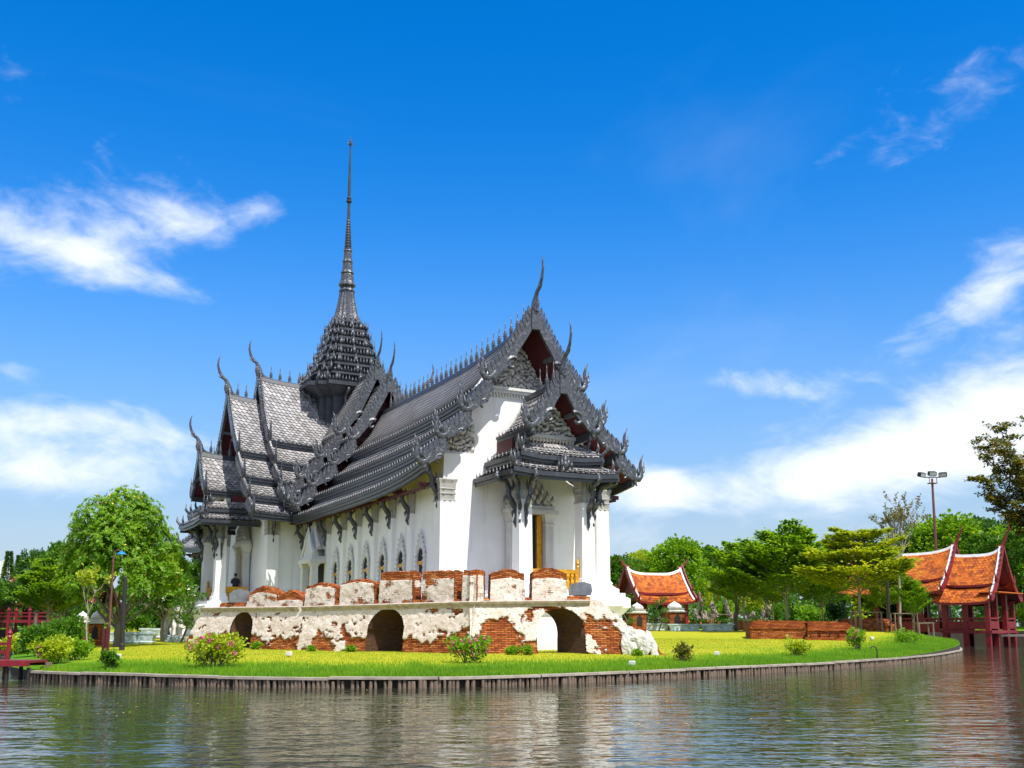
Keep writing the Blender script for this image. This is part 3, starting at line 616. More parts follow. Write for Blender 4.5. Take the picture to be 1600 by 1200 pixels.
def relief(arm, name, p0, p1, zb, top, q, parent=None, sgn=1, mat='carved_stucco', amp=.20, res=.04, seed=0):
    """carved stucco panel: scrolling relief on a grid from zb up to top(p)"""
    ps = np.linspace(p0, p1, max(4, int((p1-p0)/res))); n = max(6, int(max(top(ps)-zb)/res))
    Pp, Ff = np.meshgrid(ps, np.linspace(0, 1, n), indexing='ij'); Zz = zb+Ff*np.maximum(top(Pp)-zb, .01)
    wx = fbm(Pp*3, Zz*3, seed+5, 2)*2.2; wy = fbm(Pp*3+9, Zz*3, seed+9, 2)*2.2
    d = np.abs(np.sin((Pp+wx*.28)*13+np.sin(Zz*9+wy*3)*1.6))*np.abs(np.sin((Zz+wy*.26)*12+np.sin(Pp*8)*1.2))
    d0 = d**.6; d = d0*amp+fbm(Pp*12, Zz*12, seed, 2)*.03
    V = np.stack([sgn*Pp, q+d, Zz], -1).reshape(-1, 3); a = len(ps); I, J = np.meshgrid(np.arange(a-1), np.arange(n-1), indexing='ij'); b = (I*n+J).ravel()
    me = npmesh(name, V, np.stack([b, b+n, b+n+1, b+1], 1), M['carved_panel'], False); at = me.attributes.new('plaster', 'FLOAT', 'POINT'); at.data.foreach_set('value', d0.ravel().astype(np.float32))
    return arm_part(arm, name, me, parent)
def gable_wall(arm, prof, q, seed, wide):
    zr, T = prof; out = []
    o = [(T[3][0]-.30 if wide else T[3][0]-.3, 9.16), (T[2][2]-.5, T[2][3]-.02), (T[2][0]+.06, T[2][1]-.42), (T[1][2]-.2, T[1][3]-.12), (T[1][0]+.06, T[1][1]-.35), (T[0][2]-.28, T[0][3]-.1), (.0, zr-.55)]
    rec = .75 if not wide else .3
    poly = o+[(-a, b) for a, b in o[::-1][1:]]
    low = o[:6]; poly = low+[(-a, b) for a, b in low[::-1]]; up_ = [o[5], o[6], (-o[5][0], o[5][1])]
    mb = MB(); mb.prism(poly, lambda a, b, t: (a, t, b), q-.45, q-.012)
    mb.prism(up_, lambda a, b, t: (a, t, b), q-rec-.40, q-rec)
    g = arm_part(arm, 'gable_wall', mb.mesh('gable_wall', M['white_plaster']))
    hw = T[0][2]-.35; zb = T[0][3]-.08
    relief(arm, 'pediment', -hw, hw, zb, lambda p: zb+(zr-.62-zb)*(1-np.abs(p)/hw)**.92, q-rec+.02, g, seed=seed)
    c = MB(); c.box(-hw-.05, hw+.05, q-.01, q+.26, zb-.14, zb-.01); c.box(-hw+.05, hw-.05, q-.01, q+.17, zb-.27, zb-.142)
    n = int(2*hw/.16)
    for k in range(n):
        x = -hw+.1+(k+.5)*(2*hw-.2)/n; c.prism([(x-.06, zb-.272), (x+.06, zb-.272), (x, zb-.50)], lambda a, b, t: (a, t, b), q-.005, q+.09)
    arm_part(arm, 'pediment_cornice', c.mesh('pediment_cornice', M['window_stucco']), g)
    for sgn in (-1, 1):
        x0, x1 = T[1][2]-.85, T[2][2]-.55; zb2 = T[3][3]+.75
        tp = lambda p: np.minimum(T[1][3]-.35, (T[2][1]-.45)+(T[2][3]-T[2][1])*(p-T[2][0])/(T[2][2]-T[2][0])) if not wide else (T[2][1]-.45)+(T[2][3]-T[2][1])*(p-T[2][0])/(T[2][2]-T[2][0])
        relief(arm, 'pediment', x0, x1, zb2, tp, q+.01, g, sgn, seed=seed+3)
        c = MB(); c.box(sgn*x0-.1 if sgn > 0 else -x1-.12, x1+.12 if sgn > 0 else -x0+.1, q-.01, q+.22, zb2-.14, zb2-.01); n = 9
        for k in range(n):
            x = sgn*(x0+(k+.5)*(x1-x0)/n); c.prism([(x-.06, zb2-.142), (x+.06, zb2-.142), (x, zb2-.36)], lambda a, b, t: (a, t, b), q-.005, q+.08)
        arm_part(arm, 'pediment_cornice', c.mesh('pediment_cornice', M['window_stucco']), g)
    return g
gable_wall('hall', HALL, 25.25, 1, False); gable_wall('wing', WB, 6.6, 31, True)
def plain_gable(arm, prof, q, mat='dark_red'):
    zr, T = prof; o = [(T[-1][2]-.5, T[-1][3]+.0), (T[2][0], T[2][1]-.4), (T[1][0], T[1][1]-.4), (T[0][2]-.2, T[0][3]-.1), (0, zr-.5)]
    mb = MB(); mb.prism(o+[(-a, b) for a, b in o[::-1][1:]], lambda a, b, t: (a, t, b), q-.3, q); return arm_part(arm, 'gable_wall', mb.mesh('gable_wall', M[mat]))
plain_gable('hall', HB, 7.2); plain_gable('hall', HA, 5.2); plain_gable('wing', WA, 4.9)
for arm, pr, q, s in (('hall', PORCH_H, 27.55, 51), ('wing', PORCH_W, 8.2, 61)):
    zr, T = pr; hw = T[0][2]-.3; zb = T[0][3]-.0
    mb = MB(); mb.prism([(-hw, zb-.1), (hw, zb-.1), (0, zr-.5)], lambda a, b, t: (a, t, b), q-.3, q-.01); g = arm_part(arm, 'gable_wall', mb.mesh('gable_wall', M['carved_stucco']))
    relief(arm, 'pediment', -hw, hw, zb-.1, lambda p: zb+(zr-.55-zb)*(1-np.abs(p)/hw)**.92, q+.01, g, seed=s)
    c = MB(); c.box(-hw-.12, hw+.12, q-.4, q+.20, zb-.26, zb-.11); n = int(2*hw/.15)
    for k in range(n):
        x = -hw-.1+(k+.5)*(2*hw+.2)/n; c.prism([(x-.06, zb-.262), (x+.06, zb-.262), (x, zb-.48)], lambda a, b, t: (a, t, b), q+.02, q+.12)
    arm_part(arm, 'pediment_cornice', c.mesh('pediment_cornice', M['window_stucco']), g)
    for sg in (-1, 1):
        c = MB(); c.box(sg*(hw+.02)-.16, sg*(hw+.02)+.16, q-.35, q+.03, zb-.9, zb-.262); arm_part(arm, 'short_post', c.mesh('short_post', M['carved_stucco']), g)
    c = MB(); c.box(-hw-.3, hw+.3, q-1.9, q-.42, zb-.95, zb-.27); arm_part(arm, 'ceiling_box', c.mesh('ceiling_box', M['dark_red']), g)
# ---- columns, capitals, brackets
def capital_mesh(r, h, mat='carved_stucco'):
    mb = MB(); rings = []
    for f, k in ((0, 1.03), (.03, 1.14), (.07, 1.14), (.09, 1.02), (.30, 1.05), (.33, 1.16), (.37, 1.16), (.39, 1.04), (.52, 1.06), (.56, 1.18), (.60, 1.10), (.80, 1.16), (.95, 1.32), (1., 1.28)):
        pts = []
        n = 6
        for sx, sy, dx, dy in ((-1, -1, 1, 0), (1, -1, 0, 1), (1, 1, -1, 0), (-1, 1, 0, -1)):
            for i in range(n):
                t = i/n*2; nx, ny = dy, -dx; w_ = .82 if i % 2 else 1.
                x, y = sx+dx*t, sy+dy*t; x, y = (x*w_ if nx else x), (y*w_ if ny else y); pts.append((x*r*k, y*r*k, f*h))
        rings.append(pts)
    mb.loft(rings); return mb.mesh('capital', M[mat])
def bracket_mesh():
    mb = MB(); XX = Vector((1, 0, 0))
    def t(pts, rad, n=7): mb.tube([Vector((0, a, b)) for a, b in pts], rad, n, (XX, .6))
    t([(.06, -1.85), (.14, -1.66), (.05, -1.45), (.06, -1.2), (.24, -.95), (.40, -.72), (.38, -.46), (.50, -.22), (.76, -.14), (.92, -.02), (.86, .10), (.70, .06)], [.04, .08, .10, .13, .13, .12, .11, .12, .13, .12, .09, .03])
    t([(.10, -1.2), (.24, -1.32), (.22, -1.5)], [.08, .06, .01]); t([(.36, -.75), (.55, -.80), (.58, -.98)], [.08, .06, .01]); t([(.30, -.5), (.16, -.36), (.22, -.16)], [.08, .06, .01]); t([(.55, -.2), (.46, .0), (.56, .14)], [.08, .06, .01])
    return mb.mesh('eave_bracket', M['ornament'], True)
BRK = bracket_mesh()
CAPP = capital_mesh(.21, .95); CAPC = capital_mesh(.30, 1.15); CAPK = capital_mesh(.34, 1.0)
def pilaster_mesh(r, z0, z1):
    mb = MB(); mb.sq([(r*1.5, z0), (r*1.5, z0+.25), (r*1.3, z0+.3), (r*1.22, z0+.5), (r*1.08, z0+.55), (r, z1)]); mb.sq([(r*.62, z0+.6), (r*.58, z1-.02)], (r*.45, 0, 0)); mb.sq([(r*.62, z0+.6), (r*.58, z1-.02)], (-r*.45, 0, 0))
    return mb.mesh('column', M['white_plaster'])
PIL = pilaster_mesh(.21, 3.13, 6.75); COLM = pilaster_mesh(.30, 3.13, 6.95); PIK = pilaster_mesh(.34, 3.13, 7.0)
def column(arm, p, q, me, cap, zc, br=(), zb=8.1, parent=None):
    c = arm_part(arm, 'column', me, loc_=None) if False else obj('column', me, palace, (0, XC, 0), ARM['front' if arm == 'hall' else 'left'])
    R = Matrix.Rotation(c.rotation_euler.z, 3, 'Z'); c.location = Vector((0, XC, 0))+R @ Vector((p, q, 0)); ARM_PARTS[arm].append(c)
    obj('capital', cap, c, (0, 0, zc))
    for a in br: obj('eave_bracket', BRK, c, (-math.sin(a)*.2, math.cos(a)*.2, zb), a, 1.2 if len(br) > 1 else 1.)
    return c
SIDE_Q = [XC-s for s in (3.28, 5.64, 8.0, 10.36, 12.72, 15.08+.3, 17.5, 19.7)]
for sg in (-1, 1):
    a = -sg*math.pi/2
    for q in SIDE_Q: column('hall', sg*4.16, q, PIL, CAPP, 6.72, (a,), 7.92 if q < 18 else 8.08)
    column('hall', sg*4.02, 25.42, PIK, CAPK, 6.98, (a,), 8.45)
    column('wing', sg*5.22, 6.12, PIK, CAPK, 6.98, (a,), 8.3)
    # porch columns carry brackets on both outer faces and across the corner
    column('hall', sg*1.56, 28.05, COLM, CAPC, 6.92, (0, a, a/2), 7.95)
    column('wing', sg*1.75, 8.35, COLM, CAPC, 6.92, (0, a, a/2), 7.9)
# ---- windows along the hall sides
def window(arm, p, q, rz, big=1.):
    ar = ARM['front' if arm == 'hall' else 'left']; R = Matrix.Rotation(ar, 3, 'Z')
    mb = MB(); path = [(-.42, 3.45), (-.42, 4.72), (-.36, 4.95), (-.20, 5.25), (-.06, 5.55), (0, 5.95)]
    full = path+[(-a, b) for a, b in path[::-1][1:]]
    mb.tube([(a, .035, b) for a, b in full], [.075]*5+[.03]+[.075]*5, 6)
    mb.prism([(-.34, 4.93), (0, 5.14), (.34, 4.93), (.12, 5.35), (0, 5.75), (-.12, 5.35)], lambda a, b, t: (a, t, b), -.02, .07)
    for k in range(6):
        z = 3.62+k*.22
        for s in (-1, 1): mb.sq([(.05, z-.06), (.08, z), (.05, z+.06)], (s*.44, .06, 0))
    for k in range(4):
        for s in (-1, 1): x = .40-.09*k; z = 4.86+.24*k; mb.tube([(s*x, .05, z), (s*(x+.10), .06, z+.05), (s*(x+.10), .06, z+.17)], [.05, .04, .008], 5)
    mb.box(-.58, .58, -.02, .16, 3.28, 3.46); mb.box(-.52, .52, -.02, .12, 3.13, 3.279)
    fr = obj('window', mb.mesh('window', M['window_stucco']), palace, Vector((0, XC, 0))+R @ Vector((p, q, 0)), ar+rz); ARM_PARTS[arm].append(fr)
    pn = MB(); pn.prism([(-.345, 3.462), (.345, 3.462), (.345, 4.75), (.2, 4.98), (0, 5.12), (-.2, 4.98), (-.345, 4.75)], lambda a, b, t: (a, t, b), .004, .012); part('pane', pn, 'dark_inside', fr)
    g = MB(); g.box(-.34, .34, .014, .06, 4.34, 4.50); part('gold_lintel', g, 'gold', fr)
    for s in (-1, 1):
        sh = MB(); sh.box(min(s*.345, s*.22), max(s*.345, s*.22), .014, .035, 3.464, 4.33); part('shutter', sh, 'window_stucco', fr)
for sg in (-1, 1):
    for s in (2.1, 4.46, 6.82, 9.18, 11.54, 13.9, 18.6): window('hall', sg*4.245, XC-s, -sg*math.pi/2)
def door(arm, p, q, rz, k=1., gable=True):
    ar = ARM['front' if arm == 'hall' else 'left']; R = Matrix.Rotation(ar, 3, 'Z')
    mb = MB()
    for s in (-1, 1): mb.sq([(.36, 3.13), (.36, 3.35), (.27, 3.42), (.31, 3.55), (.25, 3.7), (.21, 3.8), (.20, 6.1), (.25, 6.15), (.21, 6.25), (.28, 6.5), (.32, 6.6)], (s*.92*k, .22, 0))
    mb.box(-1.3*k, 1.3*k, -.02, .58, 6.602, 6.80); mb.box(-1.15*k, 1.15*k, -.02, .48, 6.802, 6.98)
    fr = obj('doorway', mb.mesh('doorway', M['window_stucco']), palace, Vector((0, XC, 0))+R @ Vector((p, q, 0)), ar+rz); ARM_PARTS[arm].append(fr)
    items = []
    for j, (hw, zz, h) in enumerate(((1.1, 6.96, .55), (.85, 7.15, .6), (.6, 7.4, .65), (.35, 7.7, .7), (.001, 8.0, .8))):
        n = max(1, 7-j)
        for i in range(n): items.append(((-hw*k+2*hw*k*(i/(max(n-1, 1))), .34-.04*j, zz), (0, 1, 0), h, .34))
    V, F = leaves(items); obj('carved_crown', npmesh('carved_crown', V, F, M['window_stucco']), fr)
    c = MB(); c.prism([(-1.0*k, 6.99), (1.0*k, 6.99), (.55*k, 7.6), (.12, 8.3), (-.12, 8.3), (-.55*k, 7.6)], lambda a, b, t: (a, t, b), -.02, .28); part('crown_block', c, 'window_stucco', fr)
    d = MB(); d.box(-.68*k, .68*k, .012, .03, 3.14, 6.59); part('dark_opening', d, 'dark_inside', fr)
    for s in (-1, 1):
        g = MB(); g.box(min(s*.40, s*.66)*k, max(s*.40, s*.66)*k, .034, .16, 3.16, 6.57); part('door_leaf', g, 'gold', fr)
    return fr
door('hall', 0, 25.69, 0); door('wing', 0, 6.35, 0)
for sg in (-1, 1):                                            # side doorway with a stepped gable
    ar = ARM['front']; R = Matrix.Rotation(ar, 3, 'Z')
    fr = obj('side_doorway', None, palace, Vector((0, XC, 0))+R @ Vector((sg*4.26, XC-16.35, 0)), ar-sg*math.pi/2); ARM_PARTS['hall'].append(fr)
    mb = MB()
    for s in (-1, 1): mb.sq([(.28, 3.13), (.28, 3.4), (.2, 3.5), (.18, 4.9), (.24, 5.0), (.28, 5.12)], (s*.85, .75, 0))
    mb.box(-1.15, 1.15, 0, 1.05, 5.122, 5.34); mb.box(-1.02, 1.02, 0, .92, 5.342, 5.5)
    part('door_frame', mb, 'window_stucco', fr)
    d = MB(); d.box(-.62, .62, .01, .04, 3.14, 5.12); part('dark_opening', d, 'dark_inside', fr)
    for (hw, zb, h, y0, y1) in ((1.05, 5.5, 1.35, .55, .85), (.85, 5.9, 1.7, .0, .5)):
        g = MB(); g.prism([(-hw, zb), (hw, zb), (hw*.45, zb+h*.5), (0, zb+h), (-hw*.45, zb+h*.5)], lambda a, b, t: (a, t, b), y0, y1)
        for s in (-1, 1): g.tube([(s*(hw+.1), y1, zb+.35), (s*(hw+.02), y1, zb+.05), (s*hw*.5, y1, zb+h*.48), (0, y1, zb+h+.35)], [.03, .13, .12, .03], 6)
        part('door_gable', g, 'window_stucco', fr)
# eave beams in red that tie the brackets back
for sg in (-1, 1):
    mb = MB(); mb.box(min(sg*4.9, sg*5.0), max(sg*4.9, sg*5.0), 7.5, 25.45, 7.50, 7.62)
    for q in SIDE_Q+[25.3]: mb.box(min(sg*4.0, sg*5.2), max(sg*4.0, sg*5.2), q-.08, q+.08, 7.62, 7.80)
    arm_part('hall', 'eave_joist', mb.mesh('eave_joist', M['dark_red']))
# gold balustrades between the porch columns
for arm, q, hw in (('hall', 28.05, 1.2), ('wing', 8.35, 1.4)):
    mb = MB(); mb.box(-hw, hw, q-.06, q+.06, 3.85, 4.02); mb.box(-hw, hw, q-.05, q+.05, 3.14, 3.30); n = 11
    for k in range(n): x = -hw+.1+k*(2*hw-.2)/(n-1); mb.sq([(.05, 3.3), (.08, 3.5), (.04, 3.6), (.08, 3.75), (.05, 3.85)], (x, q, 0))
    for s in (-1, 1): mb.lathe([(.09, 3.14), (.09, 4.15), (.05, 4.2), (.10, 4.3), (.02, 4.5)], 8, (s*hw, q, 0))
    arm_part(arm, 'gold_balustrade', mb.mesh('gold_balustrade', M['gold']))
    for s in (-1, 1):
        mb = MB(); q0_ = (25.9 if arm == 'hall' else 6.6); x = s*(1.56 if arm == 'hall' else 1.75); mb.box(x-.05, x+.05, q0_, q-.3, 3.85, 4.02); mb.box(x-.045, x+.045, q0_, q-.3, 3.14, 3.3)
        for k in range(9): mb.sq([(.05, 3.3), (.08, 3.5), (.04, 3.6), (.08, 3.75), (.05, 3.85)], (x, q0_+.1+k*(q-.45-q0_)/8, 0))
        arm_part(arm, 'gold_balustrade', mb.mesh('gold_balustrade', M['gold']))
# ---- copy both arm types to the far sides
for arm in ('hall', 'wing'):
    for o in list(ARM_PARTS[arm]):
        c = copy_tree(o, palace); d = Vector(o.location)-Vector((0, XC, 0)); c.location = (-d.x, XC-d.y, o.location.z); c.rotation_euler.z = o.rotation_euler.z+math.pi
# ---- spire
def redent(h, z, k=.16):
    a = h*k; r = []
    for sx, sy in ((1, 1), (-1, 1), (-1, -1), (1, -1)):
        pts = [(h, h-2*a), (h-a, h-2*a), (h-a, h-a), (h-2*a, h-a), (h-2*a, h)]
        if sx*sy < 0: pts = pts[::-1]
        r += [(sx*x, sy*y+XC, z) for x, y in pts]
    return r
spire = obj('spire', None, palace)
mb = MB(); mb.loft([redent(h, z) for h, z in ((2.25, 11.5), (2.25, 13.6), (2.45, 13.7), (2.2, 13.9), (2.2, 16.6), (2.5, 16.8), (3.05, 17.15), (3.22, 17.2), (3.22, 17.34))]); part('drum', mb, 'dark_metal', spire)
for sx, sy, a in [(x, y, a) for a in range(4) for x in (-.8, 0, .8) for y in (1,)]:
    th = a*math.pi/2; c, s = math.cos(th), math.sin(th); x, y = sx, 2.15
    o = obj('eave_bracket', BRK, spire, (c*x-s*y, XC+s*x+c*y, 17.0), th, 1.15)
TZ = [(17.34, 3.2), (18.1, 2.62), (18.85, 2.2), (19.55, 1.87), (20.22, 1.66), (20.86, 1.46), (21.5, 1.27), (22.15, 1.08)]
for i in range(len(TZ)-1):
    z0, h = TZ[i]; z1, h1 = TZ[i+1]; dz = z1-z0
    mb = MB(); mb.loft([redent(a, z) for a, z in ((h, z0+.002), (h, z0+.10), (h*.95, z0+.16), (h1*.90, z0+.22), (h1*.90, z1-.22), (h1*.97, z1-.14), (h1*1.04, z1-.05), (h1*1.04, z1))])
    t = part('spire_tier', mb, 'dark_metal', spire)
    it = []; n = max(6, int(2*h/.24))
    for a in range(4):
        th = a*math.pi/2; c, s = math.cos(th), math.sin(th); R2 = lambda x, y: (c*x-s*y, XC+s*x+c*y); D = (-s, c, 0)
        for k in range(n):
            x = -h*.9+1.8*h*(k+.5)/n; dy = h if abs(x) < h*.68 else h*.86
            P = R2(x, dy-.04); it.append(((*P, z0+.12), D, rnd.uniform(.34, .62), rnd.uniform(.12, .20)))
            P = R2(x*.93, h1*.92+.02); it.append(((*P, z0+.24), D, dz*.55, .14))
        for x in (-.5*h, 0, .5*h):                              # little gables on every face
            P = R2(x, h-.10); it.append(((*P, z0+.10), D, .80 if x == 0 else .62, .42))
        for (x, y) in ((h*.84, h*.84), (h*.70, h*.98), (h*.98, h*.70)): P = R2(x, y); it.append(((*P, z0+.12), (P[0], P[1]-XC, 0), .75, .22))
    V, F = leaves(it); obj('tier_ornament', npmesh('tier_ornament', V, F, M['ornament']), t, kind='stuff')
def ribbed(prof, n=40, amp=.07):
    return [[(r*(1+amp*(k % 2))*math.cos(2*math.pi*k/n), XC+r*(1+amp*(k % 2))*math.sin(2*math.pi*k/n), z) for k in range(n)] for r, z in prof]
mb = MB(); mb.loft(ribbed([(1.02, 22.15), (1.0, 22.3), (.84, 22.5), (.72, 22.9), (.60, 23.5), (.50, 24.1), (.46, 24.5)], 32, .12)); part('spire_bell', mb, 'ornament', spire)
it = [((.98*math.cos(a), XC+.98*math.sin(a), 22.2), (math.cos(a), math.sin(a), 0), .5, .3) for a in np.linspace(0, 2*math.pi, 17)[:-1]]
V, F = leaves(it); obj('bell_ornament', npmesh('bell_ornament', V, F, M['finial']), spire, kind='stuff')
mb = MB(); mb.loft(ribbed([(.50, 24.5), (.54, 24.6), (.42, 24.8), (.40, 24.85), (.50, 24.92), (.56, 25.0), (.54, 25.12), (.44, 25.3), (.40, 25.75), (.38, 25.8), (.44, 25.9), (.40, 26.0), (.34, 26.1), (.31, 26.6), (.35, 26.7), (.33, 26.8), (.27, 26.9), (.25, 27.4), (.29, 27.5), (.26, 27.6)], 24, .06)); part('spire_neck', mb, 'ornament', spire)
pr = []
for k in range(11):
    z = 27.6+k*.2; r = .245-.011*k; pr += [(r, z), (r*1.10, z+.10), (r*.86, z+.17)]
pr += [(.12, 29.85), (.10, 31.0), (.12, 31.02), (.20, 31.12), (.20, 31.2), (.12, 31.26), (.17, 31.34), (.17, 31.42), (.10, 31.5), (.11, 31.7), (.085, 33.5), (.045, 35.2), (.03, 35.4)]
mb = MB(); mb.lathe(pr, 12, (0, XC, 0)); part('spire_rod', mb, 'dark_metal', spire, smooth=False)
mb = MB(); mb.lathe([(.03, 35.3), (.11, 35.42), (.05, 35.52), (.10, 35.6), (.04, 35.7), (.012, 36.0)], 8, (0, XC, 0))
for a in range(4): c, s = math.cos(a*1.57), math.sin(a*1.57); mb.tube([(0, XC, 35.3), (c*.2, XC+s*.2, 35.42), (c*.17, XC+s*.17, 35.62)], [.035, .04, .008], 5)
part('spire_tip', mb, 'finial', spire)
# ------------------------------------------------------------------ ruined brick wall in front of the palace
def grid_mesh(name, patches, mat):
    """patches: (V[nu,nv,3], UV[nu,nv,2], field[nu,nv], keep[nu-1,nv-1] or None) -> one mesh with 'metres' UV and 'plaster' field"""
    Vs, Us, As, Fs, o = [], [], [], [], 0
    for V, UV, A, keep in patches:
        nu, nv = V.shape[:2]; I, J = np.meshgrid(np.arange(nu-1), np.arange(nv-1), indexing='ij'); b = I*nv+J; F = np.stack([b, b+nv, b+nv+1, b+1], -1)
        F = F[keep] if keep is not None else F.reshape(-1, 4)
        Vs.append(V.reshape(-1, 3)); Us.append(UV.reshape(-1, 2)); As.append(A.ravel()); Fs.append(F.reshape(-1, 4)+o); o += nu*nv
    V = np.concatenate(Vs); U = np.concatenate(Us); A = np.concatenate(As); F = np.concatenate(Fs)
    used = np.zeros(len(V), bool); used[F.ravel()] = True; mp = np.cumsum(used)-1; V, U, A, F = V[used], U[used], A[used], mp[F]
    me = npmesh(name, V, F, M[mat], False)
    uv = me.uv_layers.new(name='metres'); uv.data.foreach_set('uv', U[F.ravel()].astype(np.float32).ravel())
    at = me.attributes.new('plaster', 'FLOAT', 'POINT'); at.data.foreach_set('value', A.astype(np.float32)); return me
WC = [(285, 1010, 950, 47.6), (465, 1014, 948, 43.3), (735, 1020, 940, 38.6), (1046, 1027, 937, 39.9)]
WB_ = [onY(x, yb, Y) for x, yb, yt, Y in WC]; WT = [onY(x, yt, Y+.25).z for x, yb, yt, Y in WC]
ruin = thing('brick_wall', 'ruined brick rampart with peeling white plaster, merlons and three arches', 'brick wall', (WB_[2].x, WB_[2].y, 0))
RO = np.array((WB_[2].x, WB_[2].y, 0)); THICKS = {0: 2.0, 1: 2.0, 2: 1.5}
def wall_frame(i):
    a = np.array(WB_[i][:2]); b = np.array(WB_[i+1][:2]); d = b-a; L_ = np.linalg.norm(d); d /= L_; n = np.array((d[1], -d[0])); return a, d, n, L_
#   segment, arch centre px, half width m, crown z, tunnel lean along the wall
ARCH = {0: (373, .70, 2.20, .75), 1: (599, .92, 2.27, .42), 2: (878, .92, 2.26, -.52)}
def seg_l(i, px):
    a, d, n, L_ = wall_frame(i); r = ray(px, 980); k = (r.x/r.y); return (k*a[1]-a[0])/(d[0]-k*d[1])
def ruin_segment(i):
    THICK = THICKS[i]; a, d, n, L_ = wall_frame(i); res = .045; nu = int(L_/res); nv = int(1.95/res)
    U, F = np.meshgrid(np.linspace(0, 1, nu), np.linspace(0, 1, nv), indexing='ij')
    l0 = 0*F; l1 = L_+0*F
    if i == 0: l0 = 1.0*F+.12*(fbm(F*9, 0*F, 4)-.5)
    if i == 2: st = np.floor(F*9)/9; l1 = L_-2.75*(.45*F+.55*st)+.15*(fbm(F*14, 0*F, 8)-.5)
    Lm = l0+(l1-l0)*U
    zb = WB_[i].z+(WB_[i+1].z-WB_[i].z)*Lm/L_-.12; zt = WT[i]+(WT[i+1]-WT[i])*Lm/L_
    Z = zb+(zt-zb)*F
    cx, hw, crown, lean = ARCH[i]; cl = seg_l(i, cx); zs = crown-hw*.95
    x = Lm-cl; zz = Z-zs; rr = np.where(zz > 0, np.hypot(x, zz*(hw/(crown-zs))), np.abs(x))
    cen = lambda q: .25*(q[1:, 1:]+q[:-1, 1:]+q[1:, :-1]+q[:-1, :-1])
    keep = cen(rr) > hw
    mv = rr < hw; s = np.where(mv, hw/np.maximum(rr, 1e-3), 1.); Lm2 = np.where(mv, cl+x*s, Lm); Z2 = np.where(mv & (zz > 0), zs+zz*s, Z)
    sd = 40+i*7
    fl = fbm(Lm*.9, Z*1.3, sd, 5); fd = fbm(Lm*3.1+5, Z*4.2, sd+3, 3)
    fh = fbm(Lm*7+3, Z*11, sd+5, 2)
    A = .485+1.25*(fl-.5)+.62*(fd-.5)+.38*(fh-.5)+(.50*(F-.42) if i < 2 else .22*(F-.45))
    A = A+.22*np.exp(-((rr-hw-.10)/.12)**2)*(F > .3)                       # plaster ring round the arch
    if i == 1: A += .32*np.exp(-((Lm-L_)/.35)**2)+.30*np.exp(-(Lm/.5)**2)
    if i == 2:
        A += .45*np.exp(-(Lm/.45)**2); A -= .10*np.clip((Lm-L_+4.0)/2, 0, 1)
        A += .55*np.exp(-((Lm-L_+1.25)/.35)**2)*(F < .55)
    if i == 0: A += .12*np.exp(-((Lm-L_)/.5)**2)
    A = np.clip(A, 0, 1); off = .06*np.clip((A-.46)/.05, 0, 1)+.05*(fd-.5)+.03*(fbm(Lm*12, Z*16, sd+9, 2)-.5)
    off = off+.02*(hnoise(np.floor(Lm/.26+.5*np.floor(Z/.066)), np.floor(Z/.066), 5)-.5)*(A < .48)
    back = .38*F
    XY = a[None, None]+d*Lm2[..., None]+n*(off-back)[..., None]
    V = np.concatenate([XY, Z2[..., None]], -1)-RO
    pt = [(V, np.stack([Lm+i*13, Z], -1), A, keep)]
    # inner face of the rampart, coarser, with the same opening shifted along the tunnel
    sh = lean*THICK
    XYb = a[None, None]+d*(Lm2+np.where(rr < hw+.5, sh, sh*np.clip(1-(rr-hw-.5)/2, 0, 1)))[..., None]-n*(THICK-.02*fd)[..., None]
    Vb = np.concatenate([XYb, Z2[..., None]], -1)-RO; pt.append((Vb[::3, ::3][:, ::-1], np.stack([Lm+i*13+50, Z], -1)[::3, ::3][:, ::-1], A[::3, ::3][:, ::-1], (cen(rr[::3, ::3]) > hw)[:, ::-1]))
    # tunnel lining
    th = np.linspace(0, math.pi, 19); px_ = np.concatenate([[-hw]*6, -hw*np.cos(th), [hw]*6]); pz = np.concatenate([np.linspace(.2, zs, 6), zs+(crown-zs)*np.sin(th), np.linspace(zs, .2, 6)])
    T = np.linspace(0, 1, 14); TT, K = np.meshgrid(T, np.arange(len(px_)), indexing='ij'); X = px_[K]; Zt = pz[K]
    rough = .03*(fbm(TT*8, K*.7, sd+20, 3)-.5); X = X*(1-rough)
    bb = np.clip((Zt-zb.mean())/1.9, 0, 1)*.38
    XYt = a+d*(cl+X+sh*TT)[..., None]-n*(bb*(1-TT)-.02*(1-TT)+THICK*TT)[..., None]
    tun = grid_mesh('arch_tunnel', [(np.concatenate([XYt, Zt[..., None]], -1)-RO, np.stack([TT*1.5+70, K*.12], -1), 0*TT, None)], 'arch_shade_brick')
    # walk on top
    lt = np.linspace(l0[0, -1], l1[0, -1], 40); G, H = np.meshgrid(lt, np.linspace(0, 1, 8), indexing='ij'); XYw = a+d*G[..., None]-n*(.36+(THICK-.36)*H)[..., None]
    zt2 = WT[i]+(WT[i+1]-WT[i])*G/L_+.03*fbm(G*4, H*5, sd+40, 2); pt.append((np.concatenate([XYw, zt2[..., None]], -1)-RO, np.stack([G, H*1.2+90], -1), .35+0*G, None))
